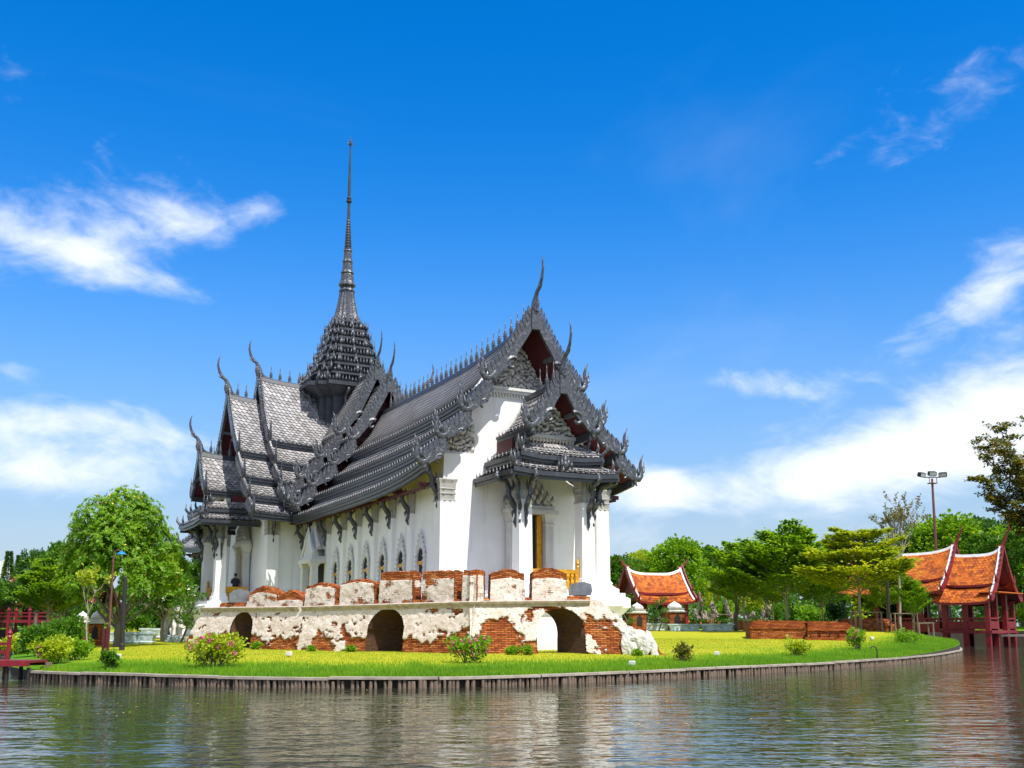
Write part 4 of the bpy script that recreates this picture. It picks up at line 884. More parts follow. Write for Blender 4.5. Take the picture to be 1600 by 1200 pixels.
    # ragged ends
    for (e, ll) in ((0, l0), (1, l1)):
        if (i == 0 and e == 0) or (i == 2 and e == 1):
            zc = Z[0 if e == 0 else -1, :]; lc = ll[0, :]; G, H = np.meshgrid(np.arange(nv), np.linspace(0, 1, 10), indexing='ij'); k = 2*(fbm(G*.3, H*6, sd+50, 2)-.5)*.08
            XYe = a+d*(lc[G]+k)[..., None]-n*(.38*G/nv+(THICK-.38*G/nv)*H)[..., None]; pt.append((np.concatenate([XYe, zc[G][..., None]], -1)-RO, np.stack([H*1.5+110, zc[G]], -1), .32+.3*fbm(G*.08, H*3, sd+51, 2), None))
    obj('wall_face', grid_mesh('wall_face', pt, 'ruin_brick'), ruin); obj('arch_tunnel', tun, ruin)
    # stone coping
    lt = np.linspace(l0[0, -1]-.05, l1[0, -1]-.25, 26); cp = MB(); rings = []
    for q, l in enumerate(lt):
        z = WT[i]+(WT[i+1]-WT[i])*l/L_; jx = rnd.uniform(-.012, .012)
        rings.append([(*(a+d*l+n*(o_+jx)-RO[:2]), z+h) for o_, h in ((-.30, -.21), (-.26, -.20), (-.25, -.11), (-.19, -.09), (-.16, -.01), (-.36, .035), (-.60, .035), (-.60, -.21))])
    cp.loft(rings); c = part('coping', cp, 'coping_stone', ruin)
simple('coping_stone', [(.25, (.20, .155, .11)), (.5, (.42, .35, .28)), (.8, (.58, .51, .44))], 4.5, .9, bmp=.6, bd=.03)
for i in range(3): ruin_segment(i)
def rough_block(i, px0, px1, ytop, ybot, depth, capf, seed, slump=0., taper=.06):
    a, d, n, L_ = wall_frame(i); la, lb = seg_l(i, px0), seg_l(i, px1)
    lm = (la+lb)/2; P = a+d*lm; zb = WT[i]+(WT[i+1]-WT[i])*lm/L_+.01; zt = onY(800, ytop, P[1]+.4).z; wdt = lb-la; h = zt-zb; res = .045
    def patch(S, T, fn, u0, cap=True):
        s = np.linspace(0, 1, max(4, int(S/res))); t = np.linspace(0, 1, max(4, int(T/res))); A_, B_ = np.meshgrid(s, t, indexing='ij'); return A_, B_
    pts = []
    def place(x, y, z):       # x along wall 0..w, y inward 0..depth, z 0..h
        f = z/h; xx = la+x+(wdt/2-x)*taper*f; cr = np.clip(f, 0, 1)
        g = fbm((x+y*1.7)*5+seed, z*7, seed, 3)-.5
        topdrop = slump*h*np.abs(2*x/wdt-1)**1.5*f**2+ .10*h*(np.floor(hnoise(x*6, y*6, seed+2)*3)/3)*(f > .97)
        yy = .40+y+.05*f+.05*g
        XY = a+d*(xx+.04*g)[..., None]-n*yy[..., None]; return np.concatenate([XY, (zb+z-topdrop)[..., None]], -1)-RO
    def fld(x, z, k=0.): 
        f = z/h; v = .60+.75*(fbm(x*2.2+seed*3, z*2.6, seed+11, 4)-.5)+k; e = .03*(hnoise(x*9, z*0, seed)-.5)
        return np.clip(np.where(f > 1-capf+e, .15, v), 0, 1)
    A_, B_ = patch(wdt, h, None, 0); x = A_*wdt; z = B_*h; pts.append((place(x, 0*x-.03*(z/h < 1-capf), z), np.stack([x+seed*3, z], -1), fld(x, z), None))
    pts.append((place(x[:, ::-1], depth+0*x, z), np.stack([x+seed*3+30, z], -1), fld(x, z), None))
    A_, B_ = patch(depth, h, None, 0); y = A_*depth; z = B_*h
    for e in (0, 1):
        q = place(0*y+e*wdt, y, z); q = q[::-1] if e == 0 else q; yy = y[::-1] if e == 0 else y
        pts.append((q, np.stack([yy+seed*3+10+20*e, z], -1), fld(yy+7, z, -.22), None))
    A_, B_ = patch(wdt, depth, None, 0); x = A_*wdt; y = B_*depth; pts.append((place(x, y, h+0*x), np.stack([x, y+7*seed], -1), .1+0*x, None))
    # shift to the block's own base
    return obj('merlon', grid_mesh('merlon', pts, 'ruin_brick'), ruin)
MER = [(0, 373, 421, 915, .30, .35), (0, 420, 462, 921, .55, .5), (1, 464, 512, 910, .15, .15), (1, 519, 574, 904, .10, .15), (1, 581, 634, 892, .27, .0), (1, 648, 700, 891, .26, .0)]
MER = MER[:6]+[(2, 735.5, 758, 890, .18, .0), (1, 712, 734.5, 890, .18, 0.), (2, 768, 824, 888, .28, .15), (2, 834, 890, 886, .30, .15)]
for k, (i, x0, x1, yt, cf, sl_) in enumerate(MER): rough_block(i, x0, x1, yt, 0, .55, cf, 3+k*2, sl_)
for k, (i, x0, x1, yt) in enumerate([(0, 330, 372, 941), (1, 510, 522, 938), (1, 572, 584, 937), (1, 632, 650, 937), (1, 699, 713, 936), (2, 757, 770, 934), (2, 823, 836, 933), (2, 889, 928, 931)]):
    o = rough_block(i, x0, x1, yt, 0, .6, .99, 60+k, .1); o.name = 'rubble_course'

# ------------------------------------------------------------------ timber edging of the bank
edge = thing('timber_edging', 'weathered timber edging of short piles and planks along the lawn bank', 'retaining wall', (0, 27.2, 0))
EO = Vector((0, 27.2, 0))
cum = np.concatenate([[0], np.cumsum(np.linalg.norm(np.diff(BL, axis=0), axis=1))])
def bl(s): return np.array([np.interp(s, cum, BL[:, 0]), np.interp(s, cum, BL[:, 1])])
def bl_n(s): t = bl(s+.1)-bl(s-.1); t /= np.linalg.norm(t); return t, np.array((t[1], -t[0]))
pile = MB(); pile.lathe([(1., -.5), (1.04, .1), (.97, .9), (.9, 1.)], 7); PILE = pile.mesh('pile', M['old_wood'], False)
s = 0.1; far = MB(); cnt = 0
SPOTS = []
while s < cum[-1]-.1:
    SPOTS.append(s); s += rnd.uniform(.09, .15)*(1 if rnd.random() < .85 else 1.9)
SPOTS.sort(key=lambda q: bl(q)[1])
for q in SPOTS:
    t, n = bl_n(q); p = bl(q)+n*(.06+rnd.uniform(-.03, .02)); r = rnd.uniform(.036, .062); h = rnd.uniform(.16, .235); tilt = (rnd.uniform(-.06, .06), rnd.uniform(-.06, .06), rnd.uniform(0, 6))
    if cnt < 300:
        o = obj('pile', PILE, edge, (p[0]-EO.x, p[1]-EO.y, 0), 0, (r, r, h), rot=tilt); cnt += 1
    else: far.lathe([(r, -.2), (r*.95, h)], 6, (p[0]-EO.x, p[1]-EO.y, 0))
part('distant_piles', far, 'old_wood', edge, kind='stuff')
s = 0
while s < cum[-1]-.5:
    e = min(s+rnd.uniform(2.2, 3.6), cum[-1]); mb = MB(); rings = []
    z0 = .255+rnd.uniform(-.012, .02)
    for q in np.linspace(s+.02, e-.02, 7):
        t, n = bl_n(min(q, cum[-1]-.15)); p = bl(q)
        rings.append([(*(p+n*o_-np.array((EO.x, EO.y))), z0+h) for o_, h in ((-.06, -.045), (.13, -.045), (.13, .02), (-.06, .025))])
    mb.loft(rings); part('cap_plank', mb, 'bank_plank', edge); s = e

# ------------------------------------------------------------------ grass blades
def blades(n, place, h0, h1, wd, name, mat='grass_blade', parent=None, lean=.5):
    x, y = place(n); z = gz(x, y); h = rng.uniform(h0, h1, len(x)); a = rng.uniform(0, 2*np.pi, len(x)); b = rng.uniform(0, 2*np.pi, len(x)); ln = h*rng.uniform(0, lean, len(x))
    wx, wy = np.cos(a)*wd, np.sin(a)*wd; tx, ty = np.cos(b)*ln, np.sin(b)*ln
    V = np.stack([np.stack([x-wx, y-wy, z-.01], 1), np.stack([x+wx, y+wy, z-.01], 1), np.stack([x+tx, y+ty, z+h], 1)], 1).reshape(-1, 3)
    me = npmesh(name, V, np.arange(len(V)).reshape(-1, 3), M[mat]); return me
def near_bank(n):
    s = rng.uniform(0, cum[-1], n); d = np.abs(rng.normal(0, 1.5, n))+.05; X = np.interp(s, cum, BL[:, 0]); Y = np.interp(s, cum, BL[:, 1])
    T = np.stack([np.interp(s+.1, cum, BL[:, 0])-np.interp(s-.1, cum, BL[:, 0]), np.interp(s+.1, cum, BL[:, 1])-np.interp(s-.1, cum, BL[:, 1])], 1); T /= np.linalg.norm(T, axis=1)[:, None]+1e-9
    return X-T[:, 1]*d, Y+T[:, 0]*d
def on_lawn(n):
    x = rng.uniform(-18, 24, n); y = rng.uniform(28, 60, n); d = shore_dist(x, y); P = SHORE
    c = np.zeros(n, bool); poly = [tuple(p) for p in SHORE]+[(700, 900), (-700, 900)]; j = len(poly)-1
    for i in range(len(poly)):
        a, b = poly[i], poly[j]; k = (a[1] > y) != (b[1] > y)
        with np.errstate(divide='ignore', invalid='ignore'): c ^= k & (x < (b[0]-a[0])*(y-a[1])/(b[1]-a[1])+a[0])
        j = i
    return x[c], y[c]
g = obj('grass', blades(110000, near_bank, .05, .16, .010, 'grass'), kind='stuff'); tag(g, 'long fresh green grass along the bank edge', 'grass')
g = obj('short_grass', blades(120000, on_lawn, .02, .055, .010, 'short_grass', 'lawn_blade'), kind='stuff'); tag(g, 'short mown yellowish lawn grass around the ruin', 'grass')
# ------------------------------------------------------------------ trees, shrubs
def leaf_quads(P, D, N_, ln, wd, mat, name='crown'):
    """one four-cornered leaf for each point: P base, D direction, N_ rough normal"""
    D = D/np.linalg.norm(D, axis=1)[:, None]; S = np.cross(D, N_); S /= np.linalg.norm(S, axis=1)[:, None]+1e-9; ln = np.asarray(ln)[:, None]; wd = np.asarray(wd)[:, None]
    up = np.cross(S, D)
    V = np.stack([P, P+D*ln*.5+S*wd+up*ln*.05, P+D*ln, P+D*ln*.5-S*wd+up*ln*.05], 1).reshape(-1, 3); return npmesh(name, V, np.arange(len(V)).reshape(-1, 4), M[mat])
def sph(n):
    v = rng.normal(size=(n, 3)); return v/np.linalg.norm(v, axis=1)[:, None]
def limb(mb, a, b, r0, r1, n=6, wig=.06, sides=7):
    a = Vector(a); b = Vector(b); L_ = (b-a).length; pts = []
    for i in range(n+1):
        t = i/n; p = a.lerp(b, t); k = math.sin(math.pi*t)*wig*L_; p = p+Vector((rnd.uniform(-k, k), rnd.uniform(-k, k), k*.3)); pts.append(p)
    mb.tube(pts, [r0+(r1-r0)*i/n for i in range(n+1)], sides); return pts
def tree_parts(root, trunk_mb, crown_me, bark='bark', extra=()):
    part('trunk', trunk_mb, bark, root, smooth=True); obj('crown', crown_me, root)
    for nm, me in extra: obj(nm, me, root)
def blob_crown(blobs, per, ls, lw, mat, shell=.55, up=.35, name='crown', clump=14):
    """leaves in clumps over the outer part of a set of ellipsoids (centre, radii)"""
    P, D, Nn = [], [], []
    tot = sum(b[1][0]*b[1][1]+b[1][0]*b[1][2] for b in blobs)
    for c, r in blobs:
        n = max(6, int(per*(r[0]*r[1]+r[0]*r[2])/tot/clump)); d = sph(n); k = shell+(1-shell)*rng.random(n)**.5; k *= 1+.16*(rng.random(n)-.35)
        cc = np.array(c)+d*np.array(r)*k[:, None]
        cr = np.repeat(cc, clump, 0); dd = np.repeat(d, clump, 0)+sph(n*clump)*.85; dd[:, 2] += up*.4
        P.append(cr+sph(n*clump)*np.array(ls)*rng.uniform(.2, 1.6, n*clump)[:, None]); D.append(dd); nn = sph(n*clump)*.7; nn[:, 2] += .9; Nn.append(nn)
    P = np.concatenate(P); D = np.concatenate(D); Nn = np.concatenate(Nn); m = len(P)
    return leaf_quads(P, D, Nn, ls*rng.uniform(.7, 1.35, m), lw*rng.uniform(.7, 1.3, m), mat, name)
def round_tree(name, h, cr, mat, per=9000, ls=.28, lw=.11, trunk=.22, fork=.35, seed=0, nb=9, bark='bark', flat=.8, up=.35):
    """returns (trunk mesh, crown mesh) with base at the origin"""
    global rnd, rng; rnd = random.Random(seed); rng = np.random.default_rng(seed)
    mb = MB(); f = h*fork; limb(mb, (0, 0, -.2), (rnd.uniform(-.2, .2), rnd.uniform(-.2, .2), f), trunk, trunk*.75, 6, .03, 9)
    bl_ = []; zc = (f+h)/2+.1*h
    for k in range(nb):
        a = 2*math.pi*k/nb+rnd.uniform(-.4, .4); rr = cr*rnd.uniform(.25, .68); z = zc+(h-zc)*rnd.uniform(-.75, .62); br = cr*rnd.uniform(.32, .52)
        c = (rr*math.cos(a), rr*math.sin(a), min(z, h-br*flat)); bl_.append((c, (br, br, br*flat))); limb(mb, (0, 0, f*.92), c, trunk*.5, .03, 6, .08, 6)
    bl_.append(((0, 0, h-cr*.5*flat), (cr*.5, cr*.5, cr*.5*flat)))
    return mb.mesh('trunk', M[bark], True), blob_crown(bl_, per, ls, lw, mat, up=up)
def layer_tree(h, cr, mat, per=10000, trunk=.10, fork=.38, seed=0, nl=26, ls=.20, lw=.075, top=None, bark='pale_bark', rise=.45):
    """tiered crown: near-horizontal sprays of small leaves on rising branches"""
    global rnd, rng; rnd = random.Random(seed); rng = np.random.default_rng(seed)
    mb = MB(); mb.tube([(0, 0, -.2), (.03, .02, h*fork), (-.02, .04, h*.8), (0, 0, h*.97)], [trunk, trunk*.8, trunk*.35, .02], 8); P, D, Nn = [], [], []
    for k in range(nl):
        f = (k+.5)/nl; z0 = h*(fork+(.86-fork)*f); a = k*2.4+rnd.uniform(-.3, .3); ln = cr*(1-.62*f**1.6)*rnd.uniform(.78, 1.1)
        tip = np.array((math.cos(a)*ln, math.sin(a)*ln, z0+ln*rise*rnd.uniform(.6, 1.25))); b0 = np.array((0, 0, z0-.1)); limb(mb, b0, tip, trunk*.34, .012, 5, .05, 5)
        n = int(per/nl*(.5+.9*ln/cr)); t = rng.random(n)**.75; t = .18+.87*t; side = rng.normal(0, 1, n)*(.10+.26*np.sin(np.pi*np.clip(t, 0, 1)))*ln; sd = np.array((-math.sin(a), math.cos(a), 0))
        p = b0+(tip-b0)*t[:, None]+sd*side[:, None]; tw = np.round(side/.28)*.28; p = p+sd*((tw-side)*.55)[:, None]; p[:, 2] += rng.normal(0, .055, n)+.12*np.abs(side)-.10*t**3*ln*.4
        d = (tip-b0)/ln*.7+sd*np.sign(side)[:, None]*.7+sph(n)*.5; d[:, 2] *= .5; P.append(p); D.append(d); q = sph(n)*.35; q[:, 2] += 1; Nn.append(q)
    P = np.concatenate(P); D = np.concatenate(D); Nn = np.concatenate(Nn); m = len(P)
    return mb.mesh('trunk', M[bark], True), leaf_quads(P, D, Nn, ls*rng.uniform(.7, 1.3, m), lw*rng.uniform(.7, 1.3, m), mat)
def sparse_tree(h, cr, mat, per=2600, trunk=.14, seed=0, fork=.45, bark='pale_bark', ls=.16, lw=.06, lev=3, nb=7):
    global rnd, rng; rnd = random.Random(seed); rng = np.random.default_rng(seed)
    mb = MB(); limb(mb, (0, 0, -.2), (0, 0, h*fork), trunk, trunk*.8, 5, .03); tips = []
    def grow(a, d, ln, r, lv):
        b = a+d*ln; limb(mb, a, b, r, r*.5, 4, .06, 5)
        if lv == 0: tips.append((a, b)); return
        for k in range(3): q = (d+Vector(sph(1)[0])*.62+Vector((0, 0, .22))).normalized(); grow(a.lerp(b, rnd.uniform(.5, 1.)), q, ln*rnd.uniform(.5, .72), r*.55, lv-1)
    for k in range(nb):
        a = 2*math.pi*k/nb; grow(Vector((0, 0, h*fork*rnd.uniform(.85, 1.))), Vector((math.cos(a)*.55*cr/h*2, math.sin(a)*.55*cr/h*2, 1)).normalized(), h*(1-fork)*.5, trunk*.5, lev)
    n = per; idx = rng.integers(0, len(tips), n); A = np.array([t[0] for t in tips])[idx]; B = np.array([t[1] for t in tips])[idx]; P = A+(B-A)*rng.random(n)[:, None]+sph(n)*.06
    q = sph(n); q[:, 2] += .7
    return mb.mesh('trunk', M[bark], True), leaf_quads(P, sph(n), q, ls*rng.uniform(.6, 1.3, n), lw*rng.uniform(.6, 1.3, n), mat)
def place_tree(name, meshes, px, Y, label, cat='tree', k=1., rz=0., group=None, kz=None, zoff=0., base=None):
    X = (px-800)/FPX*Y*math.cos(PITCH)+0.; z = gz1(X, Y)+zoff if base is None else base
    root = thing(name, label, cat, (X, Y, z), rz, group); root.scale = (k, k, kz if kz else k)
    obj('trunk', meshes[0], root); obj('crown', meshes[1], root)
    return root
def topz(px_y, Y): return onY(800, px_y, Y).z
# -- the big glossy tree on the left: rosettes of long leaves
def rosette_tree():
    global rnd, rng; rnd = random.Random(5); rng = np.random.default_rng(5); mb = MB(); h = 7.9
    limb(mb, (0, 0, -.2), (.15, 0, 1.3), .22, .17, 5, .03, 9); blobs = []
    for (x, y, z, r) in ((-1.9, .1, 4.6, 1.55), (-1.1, -.7, 5.9, 1.6), (.2, .2, 6.5, 1.65), (1.3, -.5, 5.9, 1.6), (2.0, .3, 4.7, 1.5), (.2, -1.5, 4.9, 1.6), (-.9, -1.3, 3.9, 1.3), (1.2, -1.2, 4.0, 1.3), (0, 1.2, 5.0, 1.8), (2.6, -.2, 3.5, 1.15), (-2.4, -.3, 3.5, 1.1), (1.6, -1.5, 2.9, .95), (-1.5, -1.4, 2.9, .95), (2.9, .3, 2.8, .9), (-2.5, .4, 2.6, .8)):
        blobs.append(((x, y, z), r)); limb(mb, (.15, 0, rnd.uniform(.8, 1.3)), (x, y, z), .09, .02, 6, .07, 6)
    C, Dd = [], []
    for c, r in blobs:
        n = int(120*r*r); d = sph(n); d[:, 2] = np.abs(d[:, 2])*1.0-.35*(rng.random(n) < .35); d /= np.linalg.norm(d, axis=1)[:, None]; C.append(np.array(c)+d*r*rng.uniform(.72, 1.06, n)[:, None]); Dd.append(d)
    C = np.concatenate(C); Dd = np.concatenate(Dd); Dd[:, 2] += .35; Dd /= np.linalg.norm(Dd, axis=1)[:, None]; k = 11; P = np.repeat(C, k, 0); A = np.repeat(Dd, k, 0); s = sph(len(P)); s -= A*np.sum(s*A, 1)[:, None]; s /= np.linalg.norm(s, axis=1)[:, None]
    D = s*.85+A*rng.uniform(.05, .75, len(P))[:, None]; D[:, 2] -= .12; m = len(P)
    me = leaf_quads(P, D, A, .25*rng.uniform(.7, 1.25, m), .042*rng.uniform(.8, 1.3, m), 'leaf_bright')
    X = (188-800)/FPX*50; root = thing('broadleaf_tree', 'big round glossy green tree by the lamp post on the left', 'tree', (X, 50, gz1(X, 50)))
    part('trunk', mb, 'bark', root, smooth=True); obj('crown', me, root); root.scale = (.80, .80, .94)
    f = C[rng.random(len(C)) < .12]+np.array((0, 0, .12)); n = len(f)
    fl = leaf_quads(np.repeat(f, 3, 0), sph(n*3), sph(n*3), .10+0*np.zeros(n*3), .05+np.zeros(n*3), 'yellow_leaf', 'blossom'); obj('blossom', fl, root, kind='stuff')
rosette_tree()
RT = [round_tree('a', 8., 3.6, 'leaf_mid', 9000, .30, .12, .24, .3, 21), round_tree('b', 8., 3.4, 'leaf_bright', 9000, .30, .12, .24, .28, 22), round_tree('c', 8., 3.7, 'leaf_dark', 9000, .30, .12, .26, .26, 23), round_tree('d', 8., 3.0, 'leaf_yellow', 7500, .26, .10, .2, .3, 24, nb=8)]
LT = [layer_tree(7.2, 3.2, 'leaf_bright', 17000, seed=31, ls=.25, lw=.085, fork=.28, rise=.7, nl=34), layer_tree(7.2, 3.1, 'leaf_bright', 17000, seed=32, ls=.25, lw=.085, fork=.3, rise=.6, nl=32), layer_tree(7.2, 3.6, 'leaf_yellow', 17000, seed=33, ls=.26, lw=.095, nl=36, rise=.42, fork=.32), layer_tree(7.0, 3.1, 'leaf_bright', 17000, seed=34, ls=.25, lw=.085, rise=.85, fork=.3, nl=34)]
ST = sparse_tree(10.5, 3.0, 'leaf_olive', 1700, seed=41)
def by_top(px, Y, ytop, h): X = (px-800)/FPX*Y; return (topz(ytop, Y)-gz1(X, Y))/h
# right-hand side, front row of tiered trees on the lawn
for nm, m, px, Y, yt, kx, rz, lab in (
    ('tiered_tree', 0, 1163, 78, 846, 1.0, .4, 'slim green tiered tree left of the brick plinth, nearest the palm'),
    ('tiered_tree', 3, 1231, 74, 823, 1.12, 1.9, 'tall green tiered tree with pale trunk rising behind the brick plinth'),
    ('tiered_tree', 1, 1209, 84, 868, .9, 2.7, 'low green tiered tree set back behind the brick plinth'),
    ('tiered_tree', 0, 1286, 86, 862, 1.0, 4.1, 'dark green tiered tree between the tall green and the yellow one'),
    ('tiered_tree', 2, 1345, 68, 817, 1.04, .9, 'yellow-green tiered tree propped by a wooden frame'),
    ('tiered_tree', 1, 1388, 80, 868, .8, 3.3, 'small green tiered tree beside the dark post near the waterside hall'),
    ('tiered_tree', 3, 1429, 66, 905, .62, 5.0, 'young tiered sapling in front of the waterside hall roof')):
    k = by_top(px, Y, yt, 7.1); place_tree(nm, LT[m], px, Y, lab, k=k*kx, kz=k, rz=rz, group='tiered trees on the right lawn')
k = by_top(1408, 70, 762, 10.5); place_tree('sparse_tree', ST, 1408, 70, 'tall thin tree with sparse leaves and bare branches before the waterside hall', k=k*.85, kz=k, rz=.5)
# wood behind, right
i = 0
BACK = [(966, 104, 872, 0, .8), (1003, 108, 862, 3, .8), (1062, 100, 846, 1, .95), (1024, 122, 866, 2, 1.), (1110, 118, 858, 0, .9), (1098, 104, 905, 3, .7), (1140, 126, 862, 2, 1.), (1172, 112, 880, 1, .9), (1216, 124, 862, 2, 1.1), (1262, 118, 850, 0, 1.), (1300, 110, 872, 1, .9), (1318, 126, 846, 2, 1.), (1362, 120, 852, 0, 1.), (1424, 118, 836, 2, 1.), (1484, 116, 812, 1, 1.0), (1452, 128, 826, 0, 1.), (1520, 124, 822, 2, 1.1), (1556, 110, 838, 0, 1.0), (1602, 114, 826, 1, 1.2), (1580, 130, 812, 2, 1.2), (1640, 122, 820, 0, 1.2)]
ORD = ['first', 'second', 'third', 'fourth', 'fifth', 'sixth', 'seventh', 'eighth', 'ninth', 'tenth', 'eleventh', 'twelfth', 'thirteenth', 'fourteenth', 'fifteenth', 'sixteenth', 'seventeenth', 'eighteenth', 'nineteenth', 'twentieth', 'twenty-first', 'twenty-second']
KIND = ['mid green', 'bright green', 'dark green', 'yellowish']
for j, (px, Y, yt, m, kx) in enumerate(sorted(BACK)):
    k = by_top(px, Y, yt, 8.); place_tree('leafy_tree', RT[m], px, Y, f'{KIND[m]} leafy tree, {ORD[j]} from the palace in the wood right of it', k=k*kx, kz=k, rz=px*.7, group='wood behind the right lawn')
# wood behind, left
LEFT = [(18, 112, 908, 2, 1.0), (56, 92, 864, 2, .7), (92, 78, 852, 0, .75), (128, 100, 868, 2, 1.), (232, 74, 858, 0, .72), (268, 66, 872, 1, .55), (248, 96, 850, 2, .9), (290, 84, 880, 0, .7), (-20, 104, 905, 0, 1.)]
for j, (px, Y, yt, m, kx) in enumerate(sorted(LEFT)):
    k = by_top(px, Y, yt, 8.); place_tree('leafy_tree', RT[m], px, Y, f'{KIND[m]} leafy tree, {ORD[j]} from the left edge of the picture', k=k*kx, kz=k, rz=px*.7+1, group='wood behind the left lawn')
k = by_top(74, 62, 872, 7.1); place_tree('tiered_tree', LT[1], 74, 62, 'light green tiered tree with thin pale trunk at the left bank', k=k*1.05, kz=k, rz=2.)
k = by_top(99, 66, 880, 7.1); place_tree('tiered_tree', LT[0], 99, 66, 'green tiered tree with brown trunk just left of the big round tree', k=k*.9, kz=k, rz=4.4)
yt_ = sparse_tree(4.6, 1.0, 'leaf_yellow', 420, .045, 43, .4, lev=2, nb=3); k = by_top(136, 40, 868, 4.6); place_tree('young_tree', yt_, 136, 40, 'spindly young tree with bare pale stems in front of the big round tree', k=k)
fr_ = round_tree('f', 3.6, 1.7, 'leaf_mid', 3800, .22, .07, .10, .3, 47, nb=7, bark='pale_bark')
fp = place_tree('frangipani_tree', fr_, 255, 56, 'low frangipani with white blossoms right of the big round tree', k=1.0)
C_ = sph(160)*np.array((1.5, 1.5, .9))+np.array((0, 0, 2.5)); obj('blossom', leaf_quads(np.repeat(C_, 4, 0), sph(640), sph(640), np.full(640, .12), np.full(640, .05), 'white_flower', 'blossom'), fp, kind='stuff')
# conifers far left
def conifer():
    global rnd, rng; rnd = random.Random(3); rng = np.random.default_rng(3); mb = MB(); mb.tube([(0, 0, -.3), (0, 0, 11)], [.2, .02], 7); n = 5200; f = rng.random(n)**.8; a = rng.uniform(0, 6.28, n); r = (1-f)*2.0*rng.uniform(.15, 1., n)+.1
    P = np.stack([np.cos(a)*r, np.sin(a)*r, 1.5+f*9.6-.25*r], 1); D = np.stack([np.cos(a), np.sin(a), 0*a-.1], 1)+sph(n)*.4; return mb.mesh('trunk', M['bark'], True), leaf_quads(P, D, sph(n)+np.array((0, 0, .6)), rng.uniform(.3, .55, n), np.full(n, .05), 'leaf_dark')
CN = conifer()
for px, Y, yt, w_ in ((7, 150, 862, 'leftmost'), (24, 155, 868, 'second')): k = by_top(px, Y, yt, 11); place_tree('conifer', CN, px, Y, f'far dark conifer above the stone towers, {w_} of two', k=k, group='far conifers')
# near branch reaching in from the right: a rain tree on the far bank whose trunk stands outside the frame
def rain_tree():
    global rnd, rng; rnd = random.Random(8); rng = np.random.default_rng(8); mb = MB(); limb(mb, (0, 0, -.3), (-.4, 0, 8), .55, .42, 6, .03, 10); P, D = [], []
    def spray(a, b, r):
        limb(mb, a, b, r, .03, 7, .06, 6); A = np.array(a); B = np.array(b)
        for k in range(20):
            t = .30+.70*k/19; c = A+(B-A)*t; ln = 2.6*(1.1-.5*t); th = rnd.uniform(0, 6.28); e = c+np.array((math.cos(th)*ln, math.sin(th)*ln, rnd.uniform(-.3, 1.2))); limb(mb, c, e, .035, .008, 4, .08, 4)
            n = 120; q = rng.random(n)[:, None]; P.append(c+(e-c)*q+sph(n)*np.array((.42, .42, .16))); D.append(sph(n))
    for (x, y, z) in ((-8.6, -1, 14.6), (-8.2, 1, 18.2), (-6.0, -2, 17.0), (-5, 2, 20.4), (-3, -3, 13), (-7.4, 0, 12.8), (2, 1, 20), (5, -1, 16), (6, 3, 18), (-1, 2, 21), (3, -4, 14), (-5.2, -1, 15.2)): spray((-.4, 0, rnd.uniform(6, 8)), (x, y, z), .2)
    P = np.concatenate(P); D = np.concatenate(D); D[:, 2] *= .5; n = len(P); q = sph(n)*.4; q[:, 2] += 1
    return mb.mesh('trunk', M['bark'], True), leaf_quads(P, D, q, .34*rng.uniform(.6, 1.3, n), .12*rng.uniform(.6, 1.3, n), 'leaf_olive')
X = (1672-800)/FPX*100; o = thing('rain_tree', 'olive spreading tree reaching in from the right edge above the hall', 'tree', (X, 100, gz1(X, 100)), 0); mm = rain_tree(); obj('trunk', mm[0], o); obj('crown', mm[1], o)
# palm with drooping fronds by the tiered trees
def palm():
    global rnd, rng; rnd = random.Random(9); rng = np.random.default_rng(9); mb = MB(); limb(mb, (0, 0, -.2), (.1, 0, 4.2), .2, .15, 7, .02, 9); fr = MB(); P, D, Nn = [], [], []
    for k in range(22):
        a = k*2.4; e = rnd.uniform(.1, 1.1); pts = []
        for i in range(9): t = i/8; rr = 2.2*t*math.cos(e*.5); pts.append((.1+math.cos(a)*rr, math.sin(a)*rr, 4.2+2.0*math.sin(e)*t-2.3*t*t*(1.25-e*.45)))
        fr.tube(pts, [.03-.003*i for i in range(9)], 4)
        for i in range(1, 9):
            p0, p1 = np.array(pts[i-1]), np.array(pts[i]); sd = np.array((-math.sin(a), math.cos(a), 0))
            for s in (-1, 1):
                for j in range(3): P.append(p0+(p1-p0)*j/3); D.append((p1-p0)*1.2+sd*s*.3+np.array((0, 0, -.28))); Nn.append((0, 0, 1.))
    m = len(P); me = leaf_quads(np.array(P), np.array(D), np.array(Nn), rng.uniform(.45, .7, m), np.full(m, .035), 'leaf_yellow', 'fronds'); return mb, fr, me
pt, pf, pm_ = palm(); X = (1147-800)/FPX*80; o = thing('palm_tree', 'date palm with drooping pale fronds left of the tiered trees', 'palm', (X, 80, gz1(X, 80))); part('trunk', pt, 'bark', o, smooth=True); f_ = part('frond_stems', pf, 'pale_bark', o); obj('fronds', pm_, f_); o.scale = (.95,)*3
